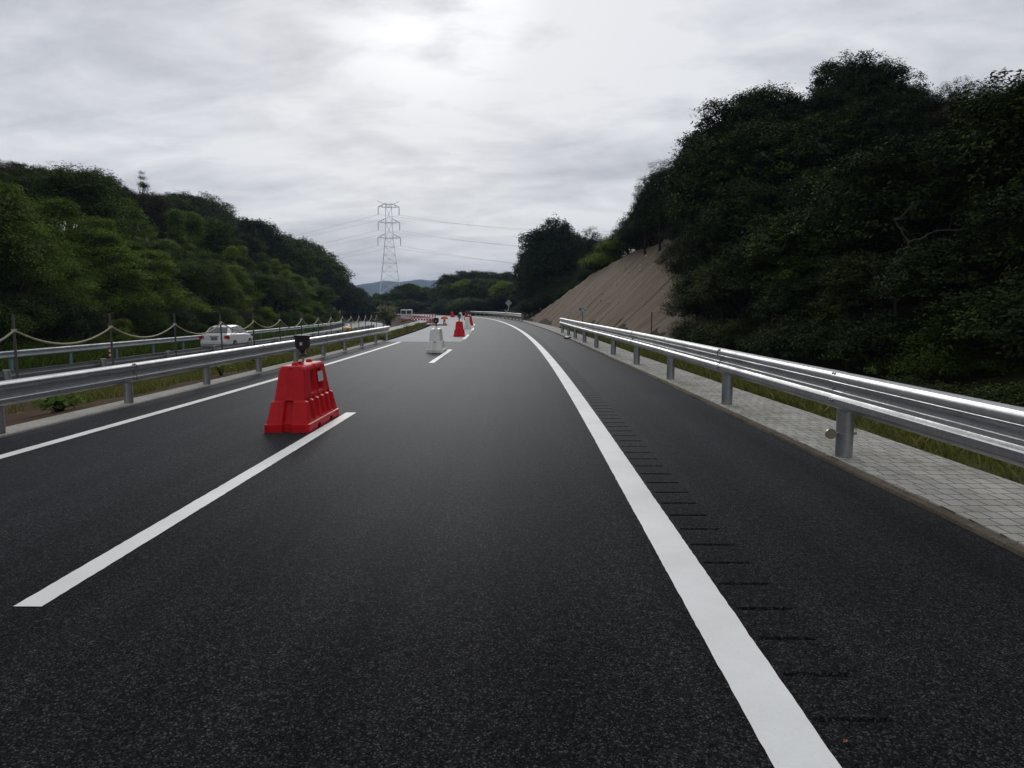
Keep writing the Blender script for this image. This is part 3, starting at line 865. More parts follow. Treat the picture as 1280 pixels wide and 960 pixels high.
# ------------------------------------------------------------------ white car
def rounded(hw, z0, z1, y, n=5, r=.12, inw=0.0):
    """closed section ring at station y"""
    pts = []
    for sx_, sz_, a0 in ((1, -1, -90), (1, 1, 0), (-1, 1, 90), (-1, -1, 180)):
        for k in range(n + 1):
            th = R(a0 + 90 * k / n)
            w_ = hw - (inw if sz_ > 0 else 0)
            pts.append((sx_ * (w_ - r) + r * math.cos(th), y, (z1 - r if sz_ > 0 else z0 + r) + r * math.sin(th)))
    return pts
def make_car():
    root = empty("car", (0, 0, 0))
    st = [(-2.15, .70, .40, .88, .10), (-2.10, .80, .30, .97, .12), (-1.9, .84, .24, 1.00, .12), (-1.2, .85, .22, 1.00, .12), (0, .855, .22, .97, .12), (1.0, .85, .22, .94, .12), (1.6, .83, .22, .88, .12), (2.0, .78, .24, .78, .12), (2.15, .66, .34, .66, .1)]
    m = MB(); m.loft([rounded(hw, z0, z1, y, 4, r_, .03) for y, hw, z0, z1, r_ in st], True, True); m.build("body", M['car_white'], root, 50)
    cab = [(-1.75, .68, .93, 1.0), (-1.25, .66, .93, 1.34), (-.9, .63, .93, 1.43), (0.0, .63, .93, 1.455), (.45, .64, .93, 1.40), (1.15, .68, .93, .97)]
    m = MB(); rings = []
    for y, hw, z0, z1 in cab:
        k = (z1 - .93) / .53
        top = hw - .13 * k
        rings.append([(-hw - .10, y, z0), (hw + .10, y, z0), (top + .02, y, z1 - .05 * k - .005), (top - .07, y, z1), (-top + .07, y, z1), (-top - .02, y, z1 - .05 * k - .005)])
    m.loft(rings, True, True); m.build("cabin", M['car_white'], root, 30)
    # windows, a few millimetres proud
    m = MB(); q = [(-.58, -1.715, 1.03), (.58, -1.715, 1.03), (.47, -1.28, 1.33), (-.47, -1.28, 1.33)]
    m.loft([[(x, y + .02, z - .0) for x, y, z in q], [(x, y - .022, z + .022) for x, y, z in q]], True, True); m.build("rear_window", M['glass'], root)
    m = MB(); q = [(-.6, 1.06, 1.02), (.6, 1.06, 1.02), (.5, .50, 1.37), (-.5, .50, 1.37)]
    m.loft([[(x, y, z) for x, y, z in q], [(x, y + .025, z + .028) for x, y, z in q]], True, True); m.build("windscreen", M['glass'], root)
    for s in (-1, 1):
        for ya, yb, yc, yd in ((-1.35, -.38, -.38, -1.02), (-.32, .92, .38, -.32)):
            q = [(s * .745, ya, 1.0), (s * .745, yb, 1.0), (s * .60, yc, 1.37), (s * .60, yd, 1.37)]
            m = MB(); m.loft([q, [(x + s * .035, y, z + .01) for x, y, z in q]], True, True); m.build("side_window", M['glass'], root)
        m = MB(); m.box((s * .70, -2.10, .80), (.30, .10, .20), 0, 1, .02); m.build("tail_light", M['tail'], root, 40)
        m = MB(); m.box((s * .86, .72, .98), (.16, .10, .11), 0, 1, .02); m.build("wing_mirror", M['car_white'], root, 40)
        m = MB(); m.box((s * .62, 2.06, .62), (.30, .10, .14), 0, 1, .02); m.build("headlight", M['lens'], root, 40)
        for y in (-1.3, 1.3):
            wr = MB(); wr.tube([(s * .68, y, .31), (s * .875, y, .31)], .31, 22); tw = wr.build("wheel", M['tyre'], root, 40)
            wr = MB(); wr.tube([(s * .86, y, .31), (s * .885, y, .31)], .19, 16); wr.build("rim", M['chrome'], tw, 40)
    m = MB(); m.box((0, -2.12, .50), (1.50, .14, .22), 0, 1, .04); m.build("bumper", M['car_white'], root, 40)
    m = MB(); m.box((0, -2.145, .86), (.52, .03, .03)); m.box((0, -2.155, .73), (.36, .02, .17)); m.build("number_plate", M['grey_trim'], root)
    return root
car = make_car()
put(car, -16.9, 42.0, float(z_opp(42)) + .035, R(2)); tag(car, "white saloon car seen from behind on the opposite carriageway", "car")

# small truck far down the opposite carriageway
tr = empty("truck", (-18.9, 127, float(z_opp(127)) + .03), R(6), "small white box truck far down the opposite carriageway", "truck")
tr.scale = (1.25, 1.25, 1.3)
m = MB(); m.box((0, .6, 1.25), (1.62, 3.0, 1.35), 0, 1, .06); m.build("cargo_box", M['car_white'], tr, 40)
m = MB(); m.box((0, 2.6, .98), (1.55, 1.0, 1.1), 0, .92, .08); m.build("cab", M['car_white'], tr, 40)
m = MB(); m.box((0, 1.1, .50), (1.3, 4.0, .14)); m.build("chassis", M['grey_trim'], tr)
for x in (-.38, .38):
    m = MB(); m.box((x, -.91, 1.58), (.62, .03, .46), 0, 1, .01); m.build("rear_window", M['glass'], tr)
for x in (-.62, .62):
    m = MB(); m.box((x, -.93, .66), (.22, .06, .14), 0, 1, .01); m.build("tail_light", M['tail'], tr)
    for y in (-.1, 2.5):
        m = MB(); m.tube([(x - .1, y, .28), (x + .1, y, .28)], .28, 16); wv_ = m.build("wheel", M['tyre'], tr, 40)
        m = MB(); m.tube([(x + math.copysign(.09, x), y, .28), (x + math.copysign(.115, x), y, .28)], .15, 12); m.build("rim", M['chrome'], wv_, 40)
m = MB(); m.box((0, -.96, .47), (1.5, .06, .14)); m.build("bumper", M['orange'], tr)

# ------------------------------------------------------------------ pylon and cables
PY = 420.0; PXC = (489 - 640) / 881 * PY; SC = PY / 881
def pz(py): return H_CAM + (HORIZON - py) * SC
tw = empty("pylon", (PXC, PY, 0), R(8), "tall pale lattice power pylon with three pairs of arms", "pylon")
lv = [(pz(255) - 1, 1.5), (pz(262), 1.8), (pz(281), 2.0), (pz(300), 2.4), (pz(310), 3.0), (pz(320), 3.5), (pz(330), 4.1), (pz(340), 4.7), (pz(352), 5.4), (pz(366), 6.2), (0, 7.2)]
m = MB(); br_ = .07
for sx_ in (-1, 1):
    for sy_ in (-1, 1):
        m.tube([(sx_ * hw * .95, sy_ * hw * .95, z) for z, hw in lv], .095, 6)
for i in range(len(lv) - 1):
    (z0, h0), (z1, h1) = lv[i], lv[i + 1]
    for a, b_ in (((-1, -1), (1, -1)), ((1, -1), (1, 1)), ((1, 1), (-1, 1)), ((-1, 1), (-1, -1))):
        k = .95
        m.tube([(a[0] * h0 * k, a[1] * h0 * k, z0), (b_[0] * h1 * k, b_[1] * h1 * k, z1)], br_ * .8, 5)
        m.tube([(b_[0] * h0 * k, b_[1] * h0 * k, z0), (a[0] * h1 * k, a[1] * h1 * k, z1)], br_ * .8, 5)
        m.tube([(a[0] * h1 * k, a[1] * h1 * k, z1), (b_[0] * h1 * k, b_[1] * h1 * k, z1)], br_, 5)
m.build("lattice_body", M['tower'], tw)
ends = []
for n_, (py_, hw, span) in enumerate(((262.5, 1.8, 6.0), (281, 2.0, 6.2), (299.5, 2.4, 6.5))):
    z = pz(py_)
    m = MB()
    for s in (-1, 1):
        for sy_ in (-1, 1):
            m.tube([(s * hw, sy_ * hw, z), (s * span, 0, z + .3)], .13, 5)
            m.tube([(s * hw, sy_ * hw * .9, z + 2.2), (s * span, 0, z + .35)], .12, 5)
        m.tube([(s * (hw + span) / 2, 0, z + .2), (s * (hw + span) / 2, 0, z + 1.3)], .13, 5)
        if n_ == 0:
            m.tube([(s * hw * .6, 0, z + 1.2), (s * 3.0, 0, z + 2.0), (s * 6.4, 0, z + 3.6)], .14, 5)
            m.tube([(s * 3.0, 0, z + 2.0), (s * 4.0, 0, z + .4)], .14, 5)
    if n_ == 0: m.tube([(-2.5, 0, z + 1.6), (2.5, 0, z + 1.6)], .2, 5)
    m.tube([(-hw, 0, z), (hw, 0, z)], .25, 5)
    m.build("cross_arm", M['tower'], tw)
    for s in (-1, 1):
        m = MB(); m.tube([(s * span, 0, z + .3), (s * span, 0, z - 4.3)], .22, 6)
        for k in range(8): m.lathe((s * span, 0, z - .2 - k * .5), [(.24, 0), (.34, .05), (.24, .1)], 8)
        m.build("insulator", M['tower'], tw)
        ends.append((s, n_, Vector((PXC + s * span * math.cos(R(8)), PY + s * span * math.sin(R(8)), z - 4.3))))
def at_px(px_, py_, Y):
    return Vector(((px_ - 640) / 881 * Y, Y, H_CAM + (HORIZON - py_) / 881 * Y))
LEFT_T = {(-1, 0): (372, 293), (1, 0): (372, 297.5), (-1, 1): (372, 310), (1, 1): (372, 314), (-1, 2): (372, 329), (1, 2): (372, 331.5)}
RIGHT_T = {(-1, 0): (665, 287), (1, 0): (665, 289), (-1, 1): (665, 308), (1, 1): (665, 309.5), (-1, 2): (665, 329.5), (1, 2): (665, 331)}
lvl = ["topmost", "middle", "lowest"]
for s, n_, e in ends:
    for side, tgt in (("left", LEFT_T[(s, n_)]), ("right", RIGHT_T[(s, n_)])):
        Yt = PY + (12 if side == "left" else -20)
        q = at_px(tgt[0], tgt[1], Yt)
        # extend beyond the visible span, with a shallow sag
        far_ = e + (q - e) * 2.2; far_.z += 8 if side == "right" else -2
        pts = []
        for k in range(41):
            u = k / 40; pnt = e.lerp(far_, u)
            pnt.z -= (9.0 if side == "right" else 2.0) * 4 * u * (1 - u) * .5
            pts.append(pnt)
        m = MB(); m.tube(pts, .038, 5)
        tag(m.build("power_line", M['wire']), "%s %s cable running %s from the pylon" % ("near" if s < 0 else "far", lvl[n_], "left to the wooded hill" if side == "left" else "right towards the dark trees"), "cable", "power lines on the pylon")

# ------------------------------------------------------------------ foliage
def unit(n):
    v = rng.normal(size=(n, 3)); return v / np.linalg.norm(v, axis=1, keepdims=True)

def leaves_mesh(name, centers, normals, size, tones, mat, aspect=.5, spread=.6):
    n = len(centers)
    nrm = normals + unit(n) * spread; nrm /= np.linalg.norm(nrm, axis=1, keepdims=True)
    tmp = unit(n); a = np.cross(nrm, tmp); a /= np.linalg.norm(a, axis=1, keepdims=True) + 1e-9
    b = np.cross(nrm, a)
    s = size * rng.uniform(.65, 1.25, (n, 1))
    v = np.empty((n, 4, 3))
    v[:, 0] = centers - a * s * .5
    v[:, 1] = centers + b * s * aspect * .5 + nrm * s * .07
    v[:, 2] = centers + a * s * .5 - nrm * s * .12
    v[:, 3] = centers - b * s * aspect * .5 + nrm * s * .07
    f = np.arange(n * 4).reshape(n, 4)
    me = mesh_np(name, v.reshape(-1, 3), f)
    me.materials.append(mat)
    at = me.attributes.new("leaf_tone", 'FLOAT', 'FACE'); at.data.foreach_set('value', tones.astype(np.float32))
    return me

def crown_mesh(name, mat, Rc, z0, z1, lobes, clumps, nl, leaf, style='round', aspect=.5, clump_r=.42):
    cz, hz_ = (z0 + z1) / 2, (z1 - z0) / 2
    C_, Nn, T_ = [], [], []
    lob = []
    for i in range(lobes):
        u = unit(1)[0]
        if style == 'tiers':
            k = rng.uniform(0, 1); ang = rng.uniform(0, 2 * np.pi)
            rad = Rc * (1 - .75 * k) * rng.uniform(.35, 1.0)
            c = np.array([rad * np.cos(ang), rad * np.sin(ang), z0 + (z1 - z0) * k]); r = Rc * rng.uniform(.26, .44) * (1 - .40 * k); fl = .46
        elif style == 'cone':
            k = rng.uniform(0, 1) ** .8; ang = rng.uniform(0, 2 * np.pi)
            rad = Rc * (1 - k) * rng.uniform(.4, 1.0) + .05
            c = np.array([rad * np.cos(ang), rad * np.sin(ang), z0 + (z1 - z0) * k]); r = Rc * rng.uniform(.2, .32) * (1.1 - .7 * k); fl = .5
        else:
            rr = rng.uniform(.25, .80)
            if u[2] < -.55: u[2] *= -1
            c = np.array([u[0] * Rc * rr, u[1] * Rc * rr, cz + u[2] * hz_ * rr]); r = Rc * rng.uniform(.24, .42); fl = .8
        lob.append((c, r))
        d = unit(clumps); d[:, 2] = np.where(d[:, 2] < -.45, -d[:, 2], d[:, 2])
        rad = r * rng.uniform(.72, 1.12, (clumps, 1))
        cc = c + d * rad * np.array([1, 1, fl])
        tone_l = rng.uniform(.25, .6)
        for j in range(clumps):
            k = max(3, int(nl * rng.uniform(.55, 1.4)))
            cr_ = clump_r * rng.uniform(.6, 1.25)
            pts = cc[j] + rng.normal(size=(k, 3)) * cr_ * np.array([.55, .55, .34])
            C_.append(pts); up_ = d[j] * .55 + np.array([0, 0, .85])
            Nn.append(np.repeat(up_[None], k, 0)); T_.append(np.clip(tone_l + rng.normal(0, .08, k) + rng.normal(0, .17), 0, 1))
    C_ = np.concatenate(C_); Nn = np.concatenate(Nn); T_ = np.concatenate(T_)
    return leaves_mesh(name, C_, Nn, leaf, T_, mat, aspect), lob

def wood_mesh(name, Ht, lob, r0, mat, lean=.25, nlimb=14):
    m = MB(); bend = [rng.uniform(-lean, lean) for _ in range(4)]
    tr_ = [Vector((bend[0] * t * t * 2, bend[1] * t * (1 - .3 * t) * 2, -.6 + t * (Ht + .6))) for t in np.linspace(0, 1, 8)]
    m.tube(tr_, [r0 * (1.25 if i == 0 else 1) * (1 - .85 * i / 7) + .015 for i in range(8)], 8)
    idx = list(range(len(lob))); rng.shuffle(idx)
    for i in idx[:nlimb]:
        c, r = lob[i]; tip = Vector(c)
        t0 = min(.9, max(.25, (c[2] / Ht) * rng.uniform(.45, .8))); k = t0 * 7; a = tr_[int(k)].lerp(tr_[min(7, int(k) + 1)], k - int(k))
        midp = a.lerp(tip, .5) + Vector((rng.uniform(-.3, .3), rng.uniform(-.3, .3), rng.uniform(.0, .5)))
        m.tube([a, a.lerp(midp, .6), midp, midp.lerp(tip, .6), tip], [r0 * .38, r0 * .3, r0 * .22, r0 * .14, .012], 6)
    me = bpy.data.meshes.new(name); me.from_pydata(m.v, [], m.f); me.materials.append(mat); me.update()
    me.polygons.foreach_set('use_smooth', [True] * len(me.polygons))
    return me

LM = dict(
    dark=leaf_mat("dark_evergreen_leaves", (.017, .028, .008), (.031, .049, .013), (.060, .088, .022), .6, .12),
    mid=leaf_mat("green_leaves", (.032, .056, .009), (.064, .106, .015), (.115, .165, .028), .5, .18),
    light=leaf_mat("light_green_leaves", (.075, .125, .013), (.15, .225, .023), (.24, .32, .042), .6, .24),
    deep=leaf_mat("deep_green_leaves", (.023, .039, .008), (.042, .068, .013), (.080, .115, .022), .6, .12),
    olive=leaf_mat("olive_brown_leaves", (.035, .028, .012), (.055, .042, .018), (.078, .062, .026), .6, .1),
    grass=leaf_mat("grass_blades", (.09, .105, .022), (.14, .155, .036), (.24, .22, .08), .2, .25),
    fresh=leaf_mat("fresh_green_leaves", (.06, .11, .014), (.10, .17, .024), (.15, .22, .04), .3, .2),
    sasa=leaf_mat("pale_edged_leaves", (.05, .07, .02), (.10, .12, .045), (.26, .26, .14), .3, .15),
)
KIND = {}
def make_kind(key, name, mat, Ht, Rc, zlow, lobes, clumps, nl, leaf, style='round', nvar=2, r0=.17, aspect=.5, clump_r=.42):
    KIND[key] = []
    for i in range(nvar):
        cm_, lob = crown_mesh("crown", LM[mat], Rc, zlow, Ht - Rc * .2, lobes, clumps, nl, leaf, style, aspect, clump_r)
        zmax = max(v.co.z for v in cm_.vertices)
        wm_ = wood_mesh("trunk", Ht * .8, lob, r0, M['bark'])
        KIND[key].append((name, cm_, wm_, zmax, Rc))
make_kind('dark', "broadleaf_tree", 'dark', 9.0, 3.4, 2.6, 48, 34, 30, .155, nvar=3, clump_r=.32)
make_kind('mid', "broadleaf_tree", 'mid', 8.0, 3.2, 1.4, 44, 32, 28, .16, nvar=2)
make_kind('deep', "broadleaf_tree", 'deep', 8.0, 3.2, 1.6, 46, 34, 28, .15, nvar=2, clump_r=.32)
make_kind('gbush', "bush", 'deep', 2.2, 1.5, .2, 30, 22, 22, .085, nvar=2, r0=.05, clump_r=.24)
make_kind('ffull', "broadleaf_tree", 'dark', 6.0, 2.7, .2, 54, 32, 28, .13, nvar=2, clump_r=.30)
make_kind('fdeep', "broadleaf_tree", 'deep', 6.0, 2.7, .2, 50, 32, 26, .13, nvar=2, clump_r=.30)
make_kind('sbush', "bush", 'mid', 2.2, 1.6, .2, 28, 22, 22, .09, 'tiers', nvar=1, r0=.05, clump_r=.26)
make_kind('cone', "conical_tree", 'light', 8.0, 2.2, .8, 46, 26, 26, .16, 'cone', 2, .14)
make_kind('olive', "broadleaf_tree", 'olive', 8.0, 3.0, 2.4, 34, 28, 26, .13, nvar=1)
make_kind('open', "broadleaf_tree", 'dark', 9.0, 3.2, 2.6, 26, 20, 24, .15, nvar=2)
make_kind('tiers', "layered_tree", 'light', 7.5, 3.6, 1.2, 44, 30, 28, .16, 'tiers', 3)
make_kind('pine', "pine_tree", 'dark', 9.0, 1.15, 3.2, 22, 12, 20, .15, 'cone', 1, .12, .25)
make_kind('full', "broadleaf_tree", 'dark', 8.0, 3.2, .4, 54, 26, 20, .24, nvar=3)
make_kind('mfull', "broadleaf_tree", 'mid', 8.0, 3.2, .4, 50, 26, 20, .24, nvar=2)
make_kind('lfull', "broadleaf_tree", 'light', 7.0, 3.2, .4, 46, 24, 20, .24, nvar=1)
make_kind('bush', "bush", 'mid', 2.2, 1.5, .2, 30, 22, 22, .085, nvar=2, r0=.05, clump_r=.24)
make_kind('lbush', "bush", 'light', 2.2, 1.6, .2, 28, 22, 22, .095, 'tiers', nvar=2, r0=.05, clump_r=.26)
make_kind('dbush', "bush", 'dark', 2.4, 1.6, .2, 30, 22, 24, .09, nvar=2, r0=.05, clump_r=.26)

def plant_tree(key, x, y, height, label, group, cat="tree", width=1.0, sink=0.0, unique=False):
    name, cm_, wm_, zmax, Rc = random.choice(KIND[key])
    s = height / zmax
    root = empty(name, (x, y, float(terrain(x, y)) - sink), random.uniform(0, 6.28), label, cat, group)
    root.scale = (s * width, s * width, s)
    o = bpy.data.objects.new("trunk" if cat == "tree" else "stems", wm_); o.parent = root; COL.objects.link(o)
    o = bpy.data.objects.new("crown" if cat == "tree" else "foliage", cm_); o.parent = root; COL.objects.link(o)
    return root

SIL = [(0, 197), (40, 204), (120, 208), (140, 222), (152, 234), (175, 238), (215, 237), (250, 235), (270, 243), (300, 262), (325, 270), (345, 290), (370, 292), (395, 308), (405, 325), (425, 345), (440, 358), (447, 366), (470, 363), (490, 359), (503, 352), (515, 347), (527, 356), (545, 360), (553, 345), (565, 336), (580, 333), (600, 331), (620, 332), (635, 338), (645, 341), (655, 340), (663, 325), (668, 292), (690, 266), (705, 262), (722, 285), (735, 270), (748, 277), (755, 290), (762, 278), (775, 262), (790, 250), (802, 215), (812, 195), (830, 190), (840, 203), (850, 180), (870, 150), (890, 140), (905, 110), (930, 92), (965, 100), (975, 115), (1015, 112), (1025, 85), (1060, 65), (1090, 75), (1115, 100), (1130, 118), (1150, 105), (1180, 92), (1215, 105), (1245, 95), (1280, 108), (1500, 90)]
cp, sp = math.cos(PITCH), math.sin(PITCH)
def to_px(x, y, z):
    dz_ = z - H_CAM
    fw = y * cp - dz_ * sp; upv = y * sp + dz_ * cp
    return 640 + 881 * x / fw, 480 - 881 * upv / fw
def sil_z(x, y, rad):
    """height at which a crown of this radius at (x, y) meets the skyline"""
    pxs = [to_px(x + k * rad, y, 2.0)[0] for k in (-.55, 0, .55)]
    ys = [float(np.interp(p_, [s[0] for s in SIL], [s[1] for s in SIL])) for p_ in pxs]
    yy = max(sorted(ys)[1], ys[1])
    if pxs[1] > 790: yy = .68 * ys[1] + .32 * max(ys)
    al = math.atan((480 - yy) / 881) - PITCH
    return H_CAM + math.tan(al) * y

# --- wooded hill on the left
LG_hi, LG_lo = "trees high on the left hillside", "layered trees on the lower left hillside"
cnt = 0
for dd, base_sp in ((-25.5, 4.6), (-29.5, 5.0), (-34, 5.4), (-39, 5.8), (-44.5, 6.2), (-50.5, 6.6), (-57, 7.5)):
    t = 22 + random.uniform(0, 3)
    while t < 235:
        y = t + random.uniform(-1, 1); x = float(road_x(y)) + dd + random.uniform(-1.6, 1.6)
        t += base_sp * (1 + .0035 * max(0, t - 60)) * random.uniform(.85, 1.15)
        px_, _ = to_px(x, y, 4)
        if px_ < -60 or px_ > 470: continue
        zg = float(terrain(x, y)); zs = sil_z(x, y, 3.0)
        lim = zs - zg
        want = random.uniform(6.5, 9.5) if dd < -30 else random.uniform(4.5, 7.0)
        if dd < -42: want = max(want, min(lim, 12.5)) * random.uniform(.93, 1.0)
        hgt = min(want, lim * random.uniform(.90, 1.06))
        if hgt < 2.6: continue
        low = dd > -36 and y < 95
        if dd > -36 and y > 66 and random.random() < .3:
            plant_tree('cone', x, y, hgt, "conical light green tree low on the far part of the left hillside", "conical trees on the left hillside", width=random.uniform(1.0, 1.3))
        elif low:
            k = random.choices(['tiers', 'mid', 'bush'], [.55, .40, .05])[0]
            if k == 'bush': k = 'mid'
            lab = {"tiers": "light green tree with layered branches low on the left hillside", "mid": "leafy green tree low on the left hillside"}[k]
            plant_tree(k, x, y, hgt, lab, LG_lo if k == 'tiers' else "leafy green trees low on the left hillside", width=random.uniform(1.0, 1.3))
        else:
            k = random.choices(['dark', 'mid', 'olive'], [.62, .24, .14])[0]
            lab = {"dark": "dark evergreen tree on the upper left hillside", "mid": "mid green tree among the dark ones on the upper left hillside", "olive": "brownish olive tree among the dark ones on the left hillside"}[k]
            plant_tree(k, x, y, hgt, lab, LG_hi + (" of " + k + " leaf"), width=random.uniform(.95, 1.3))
        cnt += 1
for px_, Y in ((316, 118), (328, 116), (340, 124), (352, 128), (364, 134), (374, 140), (384, 146), (394, 150), (402, 156), (368, 122), (386, 132), (400, 140), (412, 160), (408, 150), (416, 158), (424, 165), (431, 172), (438, 180), (445, 190), (421, 175), (430, 190), (440, 205), (449, 215), (434, 160), (442, 168), (450, 176), (427, 148)):
    x = (px_ - 640) / 881 * Y
    hgt = max(3.5, (sil_z(x, Y, 1.5) - float(terrain(x, Y))) * random.uniform(.95, 1.03))
    plant_tree(random.choice(['full', 'mfull']), x, Y, hgt, "tree at the far low end of the left wooded hill", "trees at the far end of the left hill", width=random.uniform(.9, 1.2))
# shrubs along the foot of the hill
t = 24
while t < 130:
    y = t; x = float(road_x(y)) - 23.2 + random.uniform(-.5, .6); t += random.uniform(2.2, 3.6) * (1 + .01 * max(0, t - 50))
    k = random.choice(['bush', 'lbush', 'dbush'])
    plant_tree(k, x, y, random.uniform(1.3, 2.8), {"bush": "green bush at the foot of the left hill behind the guardrail", "lbush": "light green spreading bush at the foot of the left hill", "dbush": "dark bush at the foot of the left hill"}[k], "bushes at the foot of the left hill, " + {"bush": "green", "lbush": "light", "dbush": "dark"}[k], "bush")
# the lone pine on the ridge
x, y = (189 - 640) / 881 * 92, 92
plant_tree('pine', x, y, H_CAM + math.tan(math.atan((480 - 211) / 881) - PITCH) * y - float(terrain(x, y)), "thin pine with few branches standing above the left ridge line", None)

# --- trees closing the valley ahead
for px_, Y, kind in [(452, 215, 'mid'), (462, 200, 'mid'), (472, 225, 'tiers'), (484, 210, 'mid'), (494, 230, 'tiers'), (503, 205, 'dark'), (514, 215, 'dark'), (524, 235, 'tiers'), (534, 220, 'tiers'), (543, 205, 'mid'), (457, 180, 'dark'), (470, 178, 'mid'), (485, 182, 'dark'), (500, 176, 'mid'), (514, 180, 'mid'), (528, 178, 'dark'), (541, 182, 'mid'),
                     (553, 175, 'dark'), (561, 180, 'dark'), (570, 172, 'dark'), (579, 182, 'dark'), (588, 174, 'dark'), (597, 184, 'dark'), (606, 176, 'dark'), (615, 170, 'dark'), (624, 180, 'dark'), (633, 172, 'mid'), (642, 165, 'dark'), (650, 160, 'mid'), (657, 152, 'dark'),
                     (556, 160, 'mid'), (566, 157, 'mid'), (576, 160, 'mid'), (587, 156, 'tiers'), (598, 154, 'dark'), (609, 150, 'mid'), (620, 146, 'mid'), (631, 140, 'tiers'), (642, 136, 'mid'), (652, 130, 'mid'), (660, 122, 'dark')]:
    x = (px_ - 640) / 881 * Y; zg = float(terrain(x, Y))
    lim = sil_z(x, Y, 2.0) - zg
    front = Y < 170 and (px_ > 548 or Y < 178)
    hgt = lim * random.uniform(.88, 1.07) if not front else min(lim * .8, random.uniform(6, 9))
    if hgt < 3: hgt = 3.5
    side = "left of the round dark wood" if px_ < 549 else "in the dark wood straight ahead"
    plant_tree({'dark': 'full', 'mid': 'mfull', 'tiers': 'lfull'}[kind], x, Y, hgt, "%s tree %s, closing off the road" % ({'dark': 'dark', 'mid': 'green', 'tiers': 'light green'}[kind], side), "%s trees %s" % (kind, side), width=random.uniform(.85, 1.3) if Y > 170 else random.uniform(1.0, 1.3), sink=.6)

for i in range(34):
    px_ = 446 + i * 6.4; Y = 150 - .10 * max(0, px_ - 560) + random.uniform(-8, 8)
    if px_ < 545: Y += 22
    x = (px_ - 640) / 881 * Y
    k = random.choice(['dbush', 'bush', 'dbush'])
    plant_tree(k, x, Y, random.uniform(3.0, 4.6), "%s thicket along the foot of the far wood" % ("dark" if k == 'dbush' else "green"), "thickets at the foot of the far wood, " + k, "bush", 1.5, sink=.4)

# --- dark trees past the slope and on the right bank
def rtree(kind, px_, Y, frac, lab, grp, width=1.0, rad=2.5, hmin=2.5, hmax=15):
    x = (px_ - 640) / 881 * Y; zg = float(terrain(x, Y))
    hgt = max(hmin, min(hmax, (sil_z(x, Y, rad) - zg) * frac))
    return plant_tree(kind, x, Y, hgt, lab, grp, width=width)
G2 = "dark trees past the far end of the slope"
for kind, px_, Y, fr, wd in [('full', 681, 97, .98, .75), ('full', 700, 98, 1.0, .75), ('open', 738, 92, .99, .75), ('full', 720, 95, .9, .8), ('full', 668, 104, .92, .7), ('full', 688, 108, .8, .8), ('full', 712, 104, .85, .9), ('full', 735, 100, .85, .9), ('full', 755, 88, .9, .9), ('full', 672, 96, .6, .7), ('full', 664, 112, .8, .8), ('full', 700, 112, .7, .9)]:
    rtree(kind, px_, Y, fr, "dark broadleaf tree beyond the far end of the brown slope", G2, wd)
for px_, Y, hh in [(676, 92, 3.0), (684, 90.5, 3.0), (700, 87, 3.4), (716, 84, 3.4), (662, 98, 2.4), (655, 102, 2.2), (692, 98, 4.6), (700, 96, 4.8), (708, 94, 4.6), (716, 93, 4.6), (684, 100, 4.4), (724, 90, 4.2)]:
    x = (px_ - 640) / 881 * Y; plant_tree('dbush', x, Y, hh, "dark bush crowding the far edge of the brown slope", "dark bushes at the far edge of the slope", "bush", 1.4)
for px_, Y, hh, k in [(748, 72, 2.6, 'bush'), (760, 70, 3.0, 'lbush'), (772, 68, 3.3, 'lbush'), (785, 66, 3.4, 'bush'), (736, 76, 2.6, 'dbush'), (798, 63, 3.4, 'lbush'), (725, 80, 2.6, 'dbush')]:
    x = (px_ - 640) / 881 * Y; plant_tree(k, x, Y, hh, {"bush": "green bush on the crest of the brown slope", "lbush": "yellowish green bush on the crest of the brown slope", "dbush": "dark bush on the far crest of the brown slope"}[k], "bushes on the crest of the slope, " + k, "bush", 1.2)
RB = "big dark trees on the right bank"
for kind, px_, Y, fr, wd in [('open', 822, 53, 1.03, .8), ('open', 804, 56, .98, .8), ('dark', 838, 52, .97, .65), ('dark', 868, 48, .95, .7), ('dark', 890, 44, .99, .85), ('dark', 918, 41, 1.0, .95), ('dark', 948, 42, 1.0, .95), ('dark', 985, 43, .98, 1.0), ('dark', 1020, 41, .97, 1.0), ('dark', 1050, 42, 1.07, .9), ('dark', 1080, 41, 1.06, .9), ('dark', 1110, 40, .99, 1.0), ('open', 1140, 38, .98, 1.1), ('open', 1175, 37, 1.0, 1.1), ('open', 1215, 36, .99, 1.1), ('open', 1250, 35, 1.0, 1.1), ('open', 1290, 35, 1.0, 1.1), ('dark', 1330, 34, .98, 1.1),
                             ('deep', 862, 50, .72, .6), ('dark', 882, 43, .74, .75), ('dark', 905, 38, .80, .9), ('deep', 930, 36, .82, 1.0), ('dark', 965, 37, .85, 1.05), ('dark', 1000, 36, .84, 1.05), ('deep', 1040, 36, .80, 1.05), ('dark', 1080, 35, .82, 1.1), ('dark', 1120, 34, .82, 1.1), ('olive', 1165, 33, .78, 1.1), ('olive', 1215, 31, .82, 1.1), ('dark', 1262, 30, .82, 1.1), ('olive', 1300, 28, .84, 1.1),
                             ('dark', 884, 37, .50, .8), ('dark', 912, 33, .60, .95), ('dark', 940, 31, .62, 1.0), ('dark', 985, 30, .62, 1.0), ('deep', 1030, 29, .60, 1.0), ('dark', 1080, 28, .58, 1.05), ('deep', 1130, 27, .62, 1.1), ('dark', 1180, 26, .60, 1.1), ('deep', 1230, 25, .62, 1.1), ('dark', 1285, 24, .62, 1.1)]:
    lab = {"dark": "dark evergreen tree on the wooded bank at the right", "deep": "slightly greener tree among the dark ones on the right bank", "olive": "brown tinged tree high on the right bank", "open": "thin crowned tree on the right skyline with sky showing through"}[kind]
    rtree(kind, px_, Y, fr, lab, RB + ", " + kind, wd)
